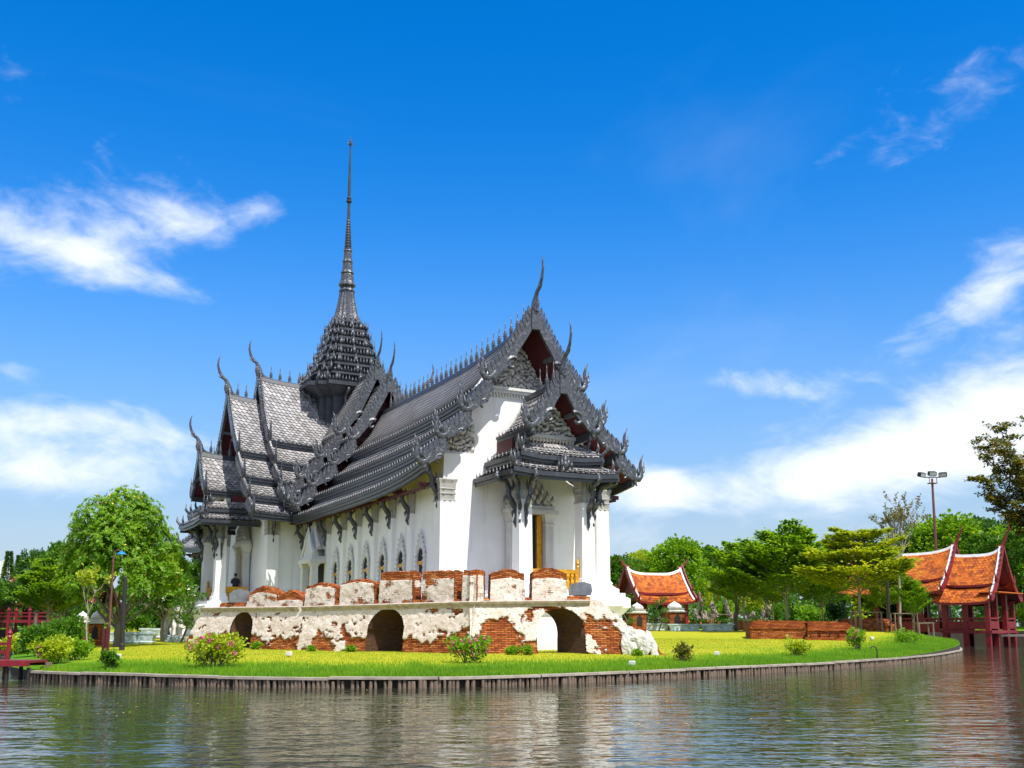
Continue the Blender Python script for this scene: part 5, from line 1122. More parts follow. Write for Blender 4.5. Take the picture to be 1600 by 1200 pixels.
# shrubs
def shrub_mesh(w_, h, mat, per, ls=.10, lw=.035, seed=0, nst=12):
    global rnd, rng; rnd = random.Random(seed); rng = np.random.default_rng(seed); mb = MB(); bl_ = []
    for k in range(nst):
        a = rnd.uniform(0, 6.28); r = rnd.uniform(.1, .75)*w_/2; z = h*rnd.uniform(.35, .8); c = (r*math.cos(a), r*math.sin(a)*.7, z); bl_.append((c, (w_*.17, w_*.17, h*.22))); limb(mb, (c[0]*.3, c[1]*.3, -.05), c, .018, .006, 4, .08, 5)
    return mb.mesh('stems', M['bark'], True), blob_crown(bl_, per, ls, lw, mat, .3, .5, 'leaves', 8), bl_
def shrub(name, px, Y, w_, h, mat, label, per=2500, seed=0, flower=None, nf=0, ls=.10, lw=.035, zoff=0., group=None, X=None):
    X = (px-800)/FPX*Y if X is None else X; o = thing(name, label, 'shrub', (X, Y, gz1(X, Y)+zoff), 0, group); a, b, bl_ = shrub_mesh(w_, h, mat, per, ls, lw, seed); obj('stems', a, o); obj('leaves', b, o)
    if flower:
        P = []
        for k in range(nf): c, r = bl_[rnd.randrange(len(bl_))]; d = sph(1)[0]; d[2] = abs(d[2]); d[1] = -abs(d[1]); P.append(np.array(c)+d*np.array(r)*1.15)
        P = np.repeat(np.array(P), 12, 0); n = len(P); P = P+sph(n)*.05; obj('blossom', leaf_quads(P, sph(n), sph(n), np.full(n, .055), np.full(n, .026), flower, 'blossom'), o, kind='stuff')
    return o
shrub('bougainvillea', 340, 30.4, 1.95, .98, 'leaf_yellow', 'bushy bougainvillea with pink blossoms on the bank before the left arch', 2600, 51, 'pink_flower', 34)
shrub('bougainvillea', 733, 31.8, 1.65, .78, 'leaf_bright', 'airy bougainvillea with pink blossoms on the bank before the wall corner', 1300, 52, 'pink_flower', 20)
shrub('bougainvillea', 1336, 47.5, 1.2, 1.1, 'leaf_bright', 'small bougainvillea with few pink flowers by the black hooked pipe', 1300, 53, 'pink_flower', 6)
shrub('low_shrub', 1240, 41.5, 1.1, .72, 'leaf_yellow', 'thin leafy shrub on the bank in front of the brick plinth', 900, 54)
shrub('low_shrub', 1414, 56, 1.5, .75, 'leaf_bright', 'low round shrub on the mound near the waterside hall', 1300, 55)
shrub('low_shrub', 1062, 35.2, .75, .62, 'leaf_olive', 'sparse dry shrub beside the fallen right end of the brick wall', 330, 56)
shrub('dense_shrub', 112, 47, 2.3, 1.55, 'leaf_mid', 'dense dark green shrub left of the brick shrine pillar', 3800, 57, ls=.14, lw=.05)
shrub('dense_shrub', 72, 44, 1.9, 1.25, 'leaf_mid', 'dense green shrub by the left bank above the footbridge', 3000, 58, ls=.14, lw=.05)
shrub('flowering_shrub', 96, 35.2, 1.75, .82, 'leaf_yellow', 'pale green shrub with tiny pink flowers at the left bank', 2600, 59, 'pink_flower', 5)
shrub('leafy_shrub', 126, 37, 1.3, .8, 'leaf_bright', 'pale green shrub at the foot of the young bare tree', 1700, 60)
shrub('low_shrub', 40, 47, 2.0, .7, 'leaf_yellow', 'low yellow-green plants behind the red footbridge end', 1600, 61, ls=.14)
shrub('weed', 180, 30.55, .5, .55, 'leaf_mid', 'leafy weed hanging over the timber edging below the lamp post', 260, 62)
for j, (px, Y, lab) in enumerate(((490, 41.6, 'left of the middle arch'), (552, 40.6, 'close beside the middle arch'), (800, 38.0, 'under the wall right of its corner'), (822, 37.9, 'next to the right arch'), (993, 38.7, 'at the white stump on the wall end'), (305, 45.6, 'at the far left foot of the wall'), (405, 44.3, 'right of the left arch'))):
    shrub('weed', px, Y, .30+.08*j % .3, .16+.05*(j % 4), 'leaf_bright', f'small green weed {lab}', 70, 70+j, ls=.08, group='weeds at the foot of the brick wall')
# undergrowth closing the view under the far trees: hedges and garden shrubs
HED = [(985, 98, 3.4, 1.7, 2), (1092, 97, 3.2, 1.6, 0), (1128, 95, 3.0, 2.4, 1), (1180, 98, 4.6, 3.2, 3), (1205, 96, 4, 2.2, 0), (1236, 99, 4, 2.6, 2), (1268, 96, 4, 2.3, 1), (1300, 98, 4, 2.8, 2), (1352, 92, 3.4, 3.4, 3), (1376, 94, 3, 2.8, 0), (1560, 108, 6, 3., 0), (1600, 106, 6, 2.6, 1), (1044, 104, 4, 2.6, 2), (960, 102, 4, 3.4, 0)]
HN = ['green', 'bright green', 'dark green', 'yellowish']; HM = ['leaf_mid', 'leaf_bright', 'leaf_dark', 'leaf_yellow']
for j, (px, Y, w_, h, m) in enumerate(sorted(HED)): shrub('garden_shrub', px, Y, w_, h, HM[m], f'{HN[m]} garden shrub, {ORD[j]} from the palace at the back of the right lawn', 1500, 90+j, ls=.26, lw=.09, group='shrubs at the back of the right lawn')
for j, (px, Y, w_, h, m) in enumerate(sorted([(118, 84, 5, 2.6, 2), (150, 72, 3, 2.2, 0), (215, 70, 3.2, 1.6, 0), (236, 78, 4, 2.4, 2), (286, 76, 3.4, 2.2, 1), (20, 118, 7, 3, 0), (262, 72, 3, 1.8, 2)])): shrub('garden_shrub', px, Y, w_, h, HM[m], f'{HN[m]} garden shrub, {ORD[j]} from the left edge behind the left lawn', 1500, 120+j, ls=.24, lw=.085, group='shrubs behind the left lawn')
rng = np.random.default_rng(77); n = 52000
wx = rng.uniform(-230, 230, n); wy = rng.uniform(138, 168, n); hh = 5.5+4*(fbm(wx*.08, wy*.05, 12, 3)-.3); wz = 1.3+hh*rng.random(n)**.8
o = obj('far_wood', leaf_quads(np.stack([wx, wy, wz], 1), sph(n), sph(n)+np.array((0, 0, .8)), rng.uniform(.6, 1.2, n), rng.uniform(.25, .45, n), 'leaf_dark', 'far_wood'), kind='stuff'); tag(o, 'dark green far wood closing the horizon behind the gardens', 'wood')
rnd = random.Random(99); rng = np.random.default_rng(99)
# ------------------------------------------------------------------ small buildings, bridges, garden things
def gable_roof(root, x0, x1, zr, tiers, ends=(0, 1), tw=.26, lift_end=.35, horn=.9, flare=True):
    """orange tiled saddle roof, ridge along x; tiers (y0,z0,y1,z1); white ridge and verge bands, red bargeboards with horn finials"""
    Lx = x1-x0
    def up(x): u = (x-x0)/Lx; return lift_end*np.abs(2*u-1)**4
    def S(t, sg):
        y0, z0, y1, z1 = t
        def fn(u, v):
            u = np.asarray(u, float); v = np.asarray(v, float); x = x0+u*Lx; return np.stack([x, sg*(y0+(y1-y0)*v), z0+(z1-z0)*v-.16*np.sin(np.pi*np.clip(v, 0, 1))*(z0-z1)/2+up(x)*(1-.6*v)], -1)
        return fn
    deck = MB(); tl = []; und = MB()
    for t in tiers:
        for sg in (-1, 1):
            fn = S(t, sg); U, V = np.meshgrid(np.linspace(0, 1, 13), np.linspace(0, 1, 6), indexing='ij'); G = fn(U.ravel(), V.ravel()); fs = [(a*6+b, (a+1)*6+b, (a+1)*6+b+1, a*6+b+1) for a in range(12) for b in range(5)]; deck.add(G, fs); G2 = G.copy(); G2[:, 2] -= .08; und.add(G2, fs)
            tl.append(tile_field(fn, int(Lx/tw), max(3, int(math.hypot(t[2]-t[0], t[3]-t[1])/.2)), .07))
    r = part('roof', deck, 'orange_tile', root); part('soffit', und, 'dark_red', r); V, F = join(tl); obj('roof_tiles', npmesh('roof_tiles', V, F, M['orange_tile']), r, kind='stuff')
    xs = np.linspace(x0, x1, 15); mb = MB(); mb.loft([[(x, a, zr+up(x)+b) for a, b in ((-.18, -.12), (-.11, .10), (.11, .10), (.18, -.12))] for x in xs]); part('ridge', mb, 'ridge_white', r)
    for i, t in enumerate(tiers):
        for sg in (-1, 1):
            fn = S(t, sg); e = fn(np.linspace(0, 1, 13), np.ones(13)); mb = MB(); mb.loft([[(p[0], p[1]+a*sg, p[2]+b) for a, b in ((-.05, .03), (.06, .03), (.06, -.16), (-.05, -.16))] for p in e]); part('eave_board', mb, 'red_paint', r)
            for en in ends:
                vv = np.linspace(0, 1, 9); P = fn(np.full(9, float(en)), vv); dx = (.12 if en else -.12)
                mb = MB(); mb.loft([[(p[0]+dx+a, p[1], p[2]+b) for a, b in ((-.07, .20), (.07, .20), (.07, -.18), (-.07, -.18))] for p in P])
                for k in range(7): f = (k+.5)/7; p = fn(np.array([float(en)]), np.array([f]))[0]; mb.prism([(0, .15), (sg*.18, .15), (-sg*.02, .42)], lambda a, b, q, p=p: (p[0]+dx+q, p[1]+a, p[2]+b), -.04, .04)
                p = P[-1]; mb.tube([(p[0]+dx, p[1]-sg*.1, p[2]), (p[0]+dx, p[1]+sg*.2, p[2]-.02), (p[0]+dx, p[1]+sg*.34, p[2]+.25), (p[0]+dx, p[1]+sg*.40, p[2]+.7)], [.10, .11, .08, .01], 6); part('bargeboard', mb, 'red_paint', r)
                mb = MB(); mb.loft([[(q[0]-dx*a_, q[1], q[2]+b) for a_, b in ((.1, .06), (.1, .12), (1.35, .12), (1.35, .06))] for q in P]); part('verge_band', mb, 'ridge_white', r)
    for en in ends:
        xe = x1 if en else x0; s = 1 if en else -1; mb = MB(); z = zr+lift_end
        mb.tube([(xe-s*.3, 0, z), (xe+s*.10, 0, z+.10), (xe+s*.26, 0, z+.4*horn), (xe+s*.40, 0, z+.8*horn), (xe+s*.62, 0, z+1.1*horn), (xe+s*.60, 0, z+1.6*horn)], [.12, .16, .12, .09, .06, .01], 7, (Vector((0, 1, 0)), .6)); part('horn_finial', mb, 'red_paint', r)
    return r
def posts(root, xs, ys, z0, z1, r=.13, mat='red_paint'):
    for x in xs:
        for y in ys: mb = MB(); mb.sq([(r*1.3, z0), (r*1.3, z0+.2), (r, z0+.25), (r, z1)], (x, y, 0)); part('post', mb, mat, root)
# -- open pavilion with orange roof right of the palace
Y = 88.; X = (1021-800)/FPX*Y; g0 = gz1(X, Y)
pav = thing('garden_pavilion', 'open red pavilion with orange tiled roof and white ridge at the lawn back', 'pavilion', (X, Y, g0), math.radians(17))
gable_roof(pav, -2.5, 2.5, 4.6, [(.05, 4.6, 1.65, 2.95), (1.5, 2.75, 2.55, 2.15)], horn=.6, lift_end=.5)
posts(pav, (-2.0, 0., 2.0), (-1.9, 1.9), 0, 2.35); mb = MB(); mb.box(-2.6, 2.6, -2.3, 2.3, -.2, .28); part('floor_base', mb, 'ruin_terra', pav) if 'ruin_terra' in M else part('floor_base', mb, 'red_paint', pav)
for xe in (-2.2, 2.2):
    mb = MB(); mb.prism([(-1.4, 2.9), (1.4, 2.9), (0, 4.4)], lambda a, b, t: (t, a, b), xe-.04, xe+.04); part('gable_panel', mb, 'dark_red', pav)
mb = MB(); mb.box(-2.1, 2.1, -2.0, 2.0, 2.36, 2.5); part('ceiling', mb, 'dark_red', pav)
for s in (-1, 1):
    mb = MB(); mb.box(-1.9, 1.9, s*1.9-.04, s*1.9+.04, .75, .85)
    for k in range(9): mb.box(-1.85+k*.45, -1.80+k*.45, s*1.9-.02, s*1.9+.02, .28, .75)
    if s > 0: part('railing', mb, 'red_paint', pav)
# -- waterside hall
wh = thing('waterside_hall', 'dark red stilted timber hall with two-step orange roof over the lake', 'hall', (36.6, 91., 0), math.radians(-42), None, 1.1)
gable_roof(wh, -6.4, 1.9, 7.2, [(.05, 7.2, 2.2, 5.0), (2.05, 4.75, 3.5, 3.95)], ends=(0, 1), lift_end=.55, horn=1.0)
gable_roof(wh, 1.2, 5.4, 6.9, [(.05, 6.9, 1.9, 4.55), (1.75, 4.3, 3.4, 3.2)], ends=(1,), lift_end=.55, horn=1.2)
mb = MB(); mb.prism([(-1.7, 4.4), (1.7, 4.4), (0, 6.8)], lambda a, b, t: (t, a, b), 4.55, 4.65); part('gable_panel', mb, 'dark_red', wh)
mb = MB(); mb.box(4.3, 5.9, -2.9, 2.9, 3.95, 4.02); part('gable_skirt', mb, 'orange_tile', wh)
mb = MB(); mb.box(-5.5, 1.6, -3.0, 3.0, 1.05, 1.25); mb.box(1.62, 5.3, -3.1, 3.1, .95, 1.18); part('deck', mb, 'red_paint', wh)
posts(wh, (-5.2, -3.4, -1.6, .1), (-2.8, 2.8), -1., 4.0, .14); posts(wh, (1.9, 3.4, 5.0), (-2.9, 2.9), -1., 3.4, .17); posts(wh, (5.0,), (-1.1, 1.1), -1., 4.0, .17)
for (xa, xb, y) in ((-5.4, 1.5, -2.9), (-5.4, 1.5, 2.9), (1.8, 5.1, -3.0), (1.8, 5.1, 3.0)):
    mb = MB(); mb.box(xa, xb, y-.05, y+.05, 2.0, 2.12); mb.box(xa, xb, y-.03, y+.03, 1.26, 1.85); n = int((xb-xa)/.3)
    for k in range(n): mb.box(xa+k*.3+.1, xa+k*.3+.16, y-.045, y+.045, 1.852, 1.999)
    part('railing', mb, 'red_paint', wh)
for (ya, yb) in ((-3.0, -1.2), (1.2, 3.0)):
    mb = MB(); mb.box(5.1, 5.2, ya, yb, 2.0, 2.12); mb.box(5.12, 5.18, ya, yb, 1.3, 1.85); part('railing', mb, 'red_paint', wh)
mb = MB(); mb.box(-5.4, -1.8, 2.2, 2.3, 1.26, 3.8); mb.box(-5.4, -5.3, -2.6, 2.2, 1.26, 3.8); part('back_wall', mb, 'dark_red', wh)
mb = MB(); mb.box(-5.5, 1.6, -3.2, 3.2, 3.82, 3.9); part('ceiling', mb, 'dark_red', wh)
mb = MB(); mb.box(5.3, 7.0, -1.0, 1.0, .72, .85); part('landing', mb, 'bank_plank', wh)
# -- red footbridge end in the left foreground
fb = thing('footbridge', 'red wooden footbridge end with round-topped posts at the left edge', 'bridge', (-15.2, 31.8, 0))
mb = MB(); mb.box(-6.5, .95, -.55, .55, .50, .57); mb.box(-6.5, .9, -.60, -.52, .40, .498); mb.box(-6.5, .9, .52, .60, .40, .498); part('deck', mb, 'red_paint', fb)
for y in (-.52, .52):
    for x in (-.28, -2.6, -4.9):
        mb = MB(); mb.tube([(x-.06, y, -.6), (x-.04, y, .3), (x+.04, y, 1.22)], [.075, .07, .065], 8); mb.lathe([(.05, 1.2), (.085, 1.25), (.05, 1.31), (.08, 1.37), (.05, 1.45), (.004, 1.5)], 8, (x+.04, y, 0)); part('post', mb, 'red_paint', fb)
    for z in (.75, 1.0):
        mb = MB(); mb.box(-6.5, -.3, y-.035, y+.035, z, z+.09); part('rail', mb, 'red_paint', fb)
    for x in np.arange(-6.2, -.4, .42):
        mb = MB(); mb.box(x-.03, x+.03, y-.025, y+.025, .61, .749); part('baluster', mb, 'red_paint', fb)
for x, y in ((.2, -.45), (.2, .45), (.85, -.45), (.85, .45)): mb = MB(); mb.lathe([(.07, -.6), (.06, .36)], 7, (x, y, 0)); part('stilt', mb, 'black_paint', fb)
mb = MB(); mb.lathe([(.12, -.5), (.10, .5)], 8, (1.18, .1, 0)); tag(part('mooring_post', mb, 'old_wood', None, (-15.2, 31.8, 0)), 'short grey mooring post beside the red footbridge end', 'post')
# -- far red walkway and roofs at the left
fw = thing('covered_walkway', 'far red walkway on piers in front of orange roofs at the left', 'walkway', (-49, 108, 0), math.radians(4))
mb = MB(); mb.box(-16, 6.5, -1, 1, 2.0, 2.3); part('deck', mb, 'red_paint', fw)
for y in (-1, 1): 
    for z in (2.6, 2.95): mb = MB(); mb.box(-16, 6.5, y-.05, y+.05, z, z+.12); part('rail', mb, 'red_paint', fw)
for x in np.arange(-15, 6.6, 2.1):
    for y in (-1, 1): mb = MB(); mb.sq([(.12, -.6), (.12, 3.2), (.17, 3.25), (.03, 3.55)], (x, y, 0)); part('post', mb, 'red_paint', fw)
for nm, x, y, rz, lab in (('tiled_house', -60.5, 116, .2, 'low house with orange tiled roof, leftmost behind the red walkway'), ('tiled_house', -50.5, 119, -.1, 'low house with orange tiled roof behind the walkway and tiered tree')):
    h = thing(nm, lab, 'house', (x, y, 1.3), rz); gable_roof(h, -4.5, 4.5, 5.0, [(.05, 5.0, 2.0, 3.5), (1.9, 3.3, 3.4, 2.6)], horn=.5); mb = MB(); mb.box(-4, 4, -2.4, 2.4, -.2, 2.9); part('wall', mb, 'dark_red', h)
    for k in range(4): mb = MB(); mb.box(-3.4+k*2, -2.5+k*2, -2.45, -2.40, .9, 2.1); part('window', mb, 'dark_inside', h)
Yc = 190.
for px, yt, w_, lab in ((9, 874, 3.4, 'taller pale stone tower top at the far left edge'), (28, 882, 2.1, 'smaller pale stone tower top beside the taller one at far left')):
    X = (px-800)/FPX*Yc; zt = topz(yt, Yc); o = thing('stone_tower', lab, 'tower', (X, Yc, 1.5)); h = zt-1.5; mb = MB(); pr = [(w_, 0), (w_, h*.62)]
    for k in range(5): r = w_*(.86-.15*k); pr += [(r*1.1, h*(.62+.07*k)), (r*1.1, h*(.65+.07*k)), (r*.9, h*(.66+.07*k)), (r*.86, h*(.69+.07*k))]
    pr += [(w_*.12, h*.97), (.05, h)]
    mb.sq(pr); part('tower_body', mb, 'white_stone', o)
    mb = MB()
    for a in (-.5, .0, .5): mb.box(a*w_-.2, a*w_+.2, -w_-.05, -w_-.01, h*.42, h*.56)
    part('niche', mb, 'dark_inside', o)
# -- brick plinth ruin on the right lawn (bricks courses by UV)
def brick_box(name, parent, x0, x1, y0, y1, z0, z1, tx=0., ty=0., pl=.1, seed=0, res=.12):
    pts = []; C = {}
    def P(u, v, w_): f = w_; X0, X1, Y0, Y1 = x0+tx*f, x1-tx*f, y0+ty*f, y1-ty*f; return np.stack([X0+(X1-X0)*u, Y0+(Y1-Y0)*v, z0+(z1-z0)*f], -1)
    dims = (x1-x0, y1-y0, z1-z0)
    for (fn, a, b, off) in ((lambda s, t: P(s, 0*s, t), 0, 2, 0), (lambda s, t: P(1-s, 0*s+1, t), 0, 2, 9), (lambda s, t: P(0*s+1, s, t), 1, 2, 18), (lambda s, t: P(0*s, 1-s, t), 1, 2, 27), (lambda s, t: P(s, t, 0*s+1), 0, 1, 36)):
        S_, T_ = np.meshgrid(np.linspace(0, 1, max(3, int(dims[a]/res))), np.linspace(0, 1, max(3, int(dims[b]/res))), indexing='ij'); V = fn(S_, T_); U = S_*dims[a]; W_ = T_*dims[b]
        V = V+(.015*(fbm(V[..., 0]*3+V[..., 1]*2+seed, V[..., 2]*5+V[..., 1], seed, 3)-.5))[..., None]
        pts.append((V, np.stack([U+off+seed, W_], -1), np.clip(pl+.5*(fbm(U*1.3+off, W_*2, seed, 3)-.5), 0, 1), None))
    return obj(name, grid_mesh(name, pts, 'ruin_brick'), parent)
Y = 60.; X = (1240-800)/FPX*Y; g0 = gz1(X, Y)
bp = thing('brick_plinth', 'long low stepped plinth of bare orange bricks on the right lawn', 'brick ruin', (X, Y, g0), math.radians(-8))
brick_box('plinth_block', bp, -2.65, .4, -1.0, 2.6, -.2, .56, 0, 0, .05, 1); brick_box('plinth_block', bp, .42, 3.0, -1.5, 1.9, -.2, .44, 0, 0, .05, 3)
for k in range(6):
    brick_box('brick_course', bp, -2.70+.05*k, .38-.01*k, -1.06+.12*k, 2.6-.1*k, .562+.075*k, .635+.075*k, 0, 0, .05, 30+k); brick_box('brick_course', bp, .40+.03*k, 3.06-.06*k, -1.58+.17*k, 1.9-.1*k, .442+.075*k, .515+.075*k, 0, 0, .05, 40+k)
for k in range(5): brick_box('low_pier', bp, .55+k*.5, .85+k*.5, -1.95, -1.55, -.1, .28, 0, 0, .05, 5+k)
brick_box('step', bp, .2, 3.4, -2.15, -1.98, -.15, .10, 0, 0, .1, 12)
Y = 84; X = (1245-800)/FPX*Y; bw = thing('garden_wall', 'low dark brick garden wall behind the stepped plinth', 'wall', (X, Y, gz1(X, Y))); brick_box('wall_body', bw, -4.8, 6.5, 0, .5, -.3, .72, 0, 0, .0, 21, .3)
Y = 70; X = (1352-800)/FPX*Y; bw = thing('brick_plinth', 'small sloping brick plinth behind the yellow-green tree stakes', 'brick ruin', (X, Y, gz1(X, Y))); brick_box('plinth_block', bw, -1.9, 1.9, 0, 1.6, -.2, .35, 0, 0, .05, 23); brick_box('plinth_slope', bw, -1.85, 1.85, .05, 1.5, .352, .8, .3, .6, .05, 24)
# white stump of stucco on the fallen end of the wall
a_, d_, n_, L__ = wall_frame(2); pp = a_+d_*(L__-.95)+n_*.10
st = thing('stucco_stump', 'white weathered stucco stump against the fallen right end of the brick wall', 'stucco ruin', (pp[0], pp[1], WB_[3].z-.1), math.atan2(d_[1], d_[0]))
def lumpy(c, r, seed, n=16, m=12, amp=.28):
    U, V = np.meshgrid(np.linspace(0, 2*np.pi, n+1), np.linspace(0, np.pi, m), indexing='ij'); k = 1+amp*2*(fbm(np.cos(U)*1.6+5+seed, np.sin(U)*np.sin(V)*1.6+np.cos(V)*2, seed, 3)-.5)
    return np.stack([c[0]+r[0]*k*np.cos(U)*np.sin(V), c[1]+r[1]*k*np.sin(U)*np.sin(V), c[2]+r[2]*k*np.cos(V)], -1)
def lumps(items, seed, amp=.28):
    mb = MB()
    for j, (c, r) in enumerate(items):
        G = lumpy(c, r, seed+j, 20, 14, amp); n, m = G.shape[:2]; mb.add(G.reshape(-1, 3), [(a*m+b, (a+1)*m+b, (a+1)*m+b+1, a*m+b+1) for a in range(n-1) for b in range(m-1)])
    return mb
items_ = [((-.55, .10, .62), (.34, .10, .42)), ((-.30, .06, .80), (.36, .12, .34)), ((.02, .02, .62), (.34, .13, .40)), ((-.42, .08, .28), (.16, .10, .34)), ((-.12, .04, .34), (.13, .09, .32))]
part('stucco_mass', lumps(items_, 3, .55), 'white_stone', st)
part('stucco_leg', lumps([((.30, .0, .36), (.14, .11, .42)), ((.36, .0, .12), (.13, .12, .26))], 9, .45), 'white_stone', st)
# -- stakes round the young trees
def stake_frame(px, Y, w_, h, label, cross_=True):
    X = (px-800)/FPX*Y; o = thing('tree_stakes', label, 'tree stakes', (X, Y, gz1(X, Y))); pts = [(-w_, -.4), (w_, -.4), (w_, .4), (-w_, .4)]
    for x, y in pts: mb = MB(); mb.tube([(x, y, -.3), (x*.97, y, h)], [.06, .05], 7); part('stake', mb, 'old_wood', o)
    for (x0, y0), (x1, y1) in zip(pts, pts[1:]+pts[:1]): mb = MB(); mb.tube([(x0*1.1, y0, h-.06), (x1*1.1, y1, h-.04)], [.045, .045], 6); part('cross_rail', mb, 'old_wood', o)
stake_frame(1349, 67.5, .85, 1.25, 'grey timber stakes round the yellow-green tiered tree'); stake_frame(1407, 69.5, .75, 1.35, 'grey timber stakes round the tall sparse tree'); stake_frame(1437, 66, .45, .9, 'low grey timber stakes by the young sapling at the waterside hall')
stake_frame(1136, 84, 1.4, 1.3, 'weathered timber frame by the palm trunk')
# -- posts and lamps
def dark_post(px, Y, ytop, r, label):
    X = (px-800)/FPX*Y; g = gz1(X, Y); h = topz(ytop, Y)-g; o = thing('dark_post', label, 'post', (X, Y, g)); mb = MB(); mb.lathe([(r, -.3), (r, h*.5), (r*.9, h), (r*.5, h+.05)], 10); part('shaft', mb, 'black_paint', o); mb = MB(); mb.lathe([(r*1.3, -.1), (r*1.3, .25), (r*1.02, .3)], 10); part('collar', mb, 'black_paint', o)
dark_post(198, 46, 902, .095, 'straight black post under the big round tree'); dark_post(1384, 78, 898, .12, 'straight black post beside the staked trees')
Y = 38.; X = (177-800)/FPX*Y; g0 = gz1(X, Y); lp = thing('lamp_post', 'thin rusty lamp post with a small blue shade on the left lawn', 'street lamp', (X, Y, g0)); h = topz(864, Y)-g0
mb = MB(); mb.tube([(0, 0, -.2), (.02, 0, h-.1)], [.04, .032], 8); part('pole', mb, 'rust_pole', lp)
mb = MB(); mb.tube([(.02, 0, h-.15), (.04, 0, h+.06), (.16, 0, h+.12), (.30, 0, h+.06)], [.02, .02, .018, .015], 6); part('arm', mb, 'rust_pole', lp)
mb = MB(); mb.lathe([(.03, h+.08), (.05, h+.05), (.16, h-.02), (.19, h-.05), (.18, h-.06), (.03, h-.01)], 14, (.30, 0, 0)); part('shade', mb, 'blue_enamel', lp, smooth=True)
mb = MB(); mb.lathe([(.02, h-.02), (.05, h-.07), (.03, h-.12), (.004, h-.13)], 8, (.30, 0, 0)); part('bulb', mb, 'lamp_glass', lp)
for dx, dz in ((-.13, .0), (.0, .05)): mb = MB(); mb.box(dx-.05, dx+.05, -.16, -.08, -.1, 1.05+dz); part('base_plank', mb, 'dark_red', lp)
Y = 112.; X = (1463-800)/FPX*Y; g0 = gz1(X, Y); fm = thing('floodlight_mast', 'tall rust-red mast with three floodlights above the waterside hall', 'floodlight', (X, Y, g0)); h = topz(748, Y)-g0
mb = MB(); mb.tube([(0, 0, -.3), (0, 0, h*.6), (0, 0, h)], [.19, .16, .12], 8); part('pole', mb, 'rust_pole', fm)
mb = MB(); mb.box(-.45, .45, -.3, .3, h-.55, h-.47)
for x in (-.4, .4): mb.box(x-.03, x+.03, -.28, -.22, h-.47, h+.1); 
mb.box(-.9, .9, -.04, .04, h+.1, h+.2); part('platform', mb, 'rust_pole', fm)
for x, tz in ((-1.15, .5), (0, 0), (1.15, -.5)):
    c = obj('floodlight', None, fm, (x, -.1, h+.42+(.12 if x == 0 else 0)), rot=(.35, 0, tz)); mb = MB(); mb.sq([(.30, -.26), (.42, -.2), (.42, .2), (.30, .26)], asp=.55); part('housing', mb, 'black_paint', c); mb = MB(); mb.box(-.36, .36, -.245, -.235, -.17, .17); part('lens', mb, 'lamp_glass', c)
def flood(px, py, Y, k, label):
    p = onY(px, py, Y); o = thing('floodlight', label, 'floodlight', (p.x, p.y, p.z), .3); mb = MB(); r = .26*k; sec = [(-.36*k, -r), (-.36*k, r*.2), (-.2*k, r*.8), (.05*k, r), (.36*k, r*.7), (.40*k, -r*.3), (.34*k, -r)]; mb.prism(sec, lambda a, b, t: (a, t, b), -.3*k, .3*k); part('housing', mb, 'grey_metal', o); mb = MB(); mb.box(-.2*k, .2*k, -.2*k, .2*k, -.5*k, -r-.002); part('foot', mb, 'grey_metal', o); mb = MB(); mb.box(-.34*k, .30*k, .302*k, .312*k, -.18*k, .10*k); part('lens', mb, 'lamp_glass', o)
flood(906, 920, 40.4, 1., 'grey floodlight standing behind the right end of the brick wall'); flood(373, 931, 46.6, 1.15, 'grey floodlight behind the left end of the brick wall')
for j, (px, Y, lab) in enumerate(((193, 36, 'left of the pink bougainvillea, near the lamp post'), (456, 35.5, 'between left and middle arches'), (985, 32.6, 'on the grass below the right arch'), (1116, 39.5, 'right of the fallen wall end'), (1356, 58, 'near the hooked pipe'))):
    X = (px-800)/FPX*Y; o = thing('ground_spotlight', f'tiny grey ground spotlight {lab}', 'spotlight', (X, Y, gz1(X, Y)), rnd.uniform(-.6, .6), 'ground spotlights on the lawn'); mb = MB(); mb.sq([(.05, .03), (.09, .06), (.09, .17), (.07, .19)], asp=.8); part('housing', mb, 'white_stone', o); mb = MB(); mb.lathe([(.02, -.05), (.02, .05)], 6); part('spike', mb, 'black_paint', o); mb = MB(); mb.box(-.06, .06, -.082, -.076, .07, .15); part('lens', mb, 'lamp_glass', o)
Y = 43.3; X = (1357-800)/FPX*Y; X = 14.9; p = bl(np.interp(14.9, BL[:, 0], cum)); o = thing('hooked_pipe', 'thin black hooked pipe rising from the bank edge', 'pipe', (p[0], p[1]+.15, .33)); mb = MB(); mb.tube([(0, 0, -.6), (0, 0, .32), (-.06, 0, .42), (-.18, 0, .44), (-.26, 0, .36)], .025, 7); part('pipe', mb, 'black_paint', o); mb = MB(); mb.lathe([(.04, .0), (.04, .05)], 8); part('collar', mb, 'black_paint', o)
# -- brick shrine pillars with white domes
def shrine(px, Y, h, r, label, white=.72):
    X = (px-800)/FPX*Y; o = thing('shrine_pillar', label, 'shrine', (X, Y, gz1(X, Y)), .2); b = brick_box('pillar', o, -r, r, -r, r, -.2, h*.62, 0, 0, .12, int(px), .15)
    mb = MB(); mb.sq([(r*1.15, h*.62), (r*1.2, h*.66), (r*.95, h*.68), (r*.95, h*.74), (r*1.1, h*.76)]); part('cornice', mb, 'white_stone', o); mb = MB(); mb.lathe([(r*.95, h*.76), (r*.9, h*.84), (r*.55, h*.92), (r*.2, h*.96), (.02, h)], 12); part('dome', mb, 'white_stone', o, smooth=True)
    mb = MB(); mb.prism([(-r*.4, h*.2), (r*.4, h*.2), (r*.4, h*.45), (0, h*.58), (-r*.4, h*.45)], lambda a, c, t: (a, t, c), -r-.03, -r-.008); part('niche', mb, 'dark_inside', o)
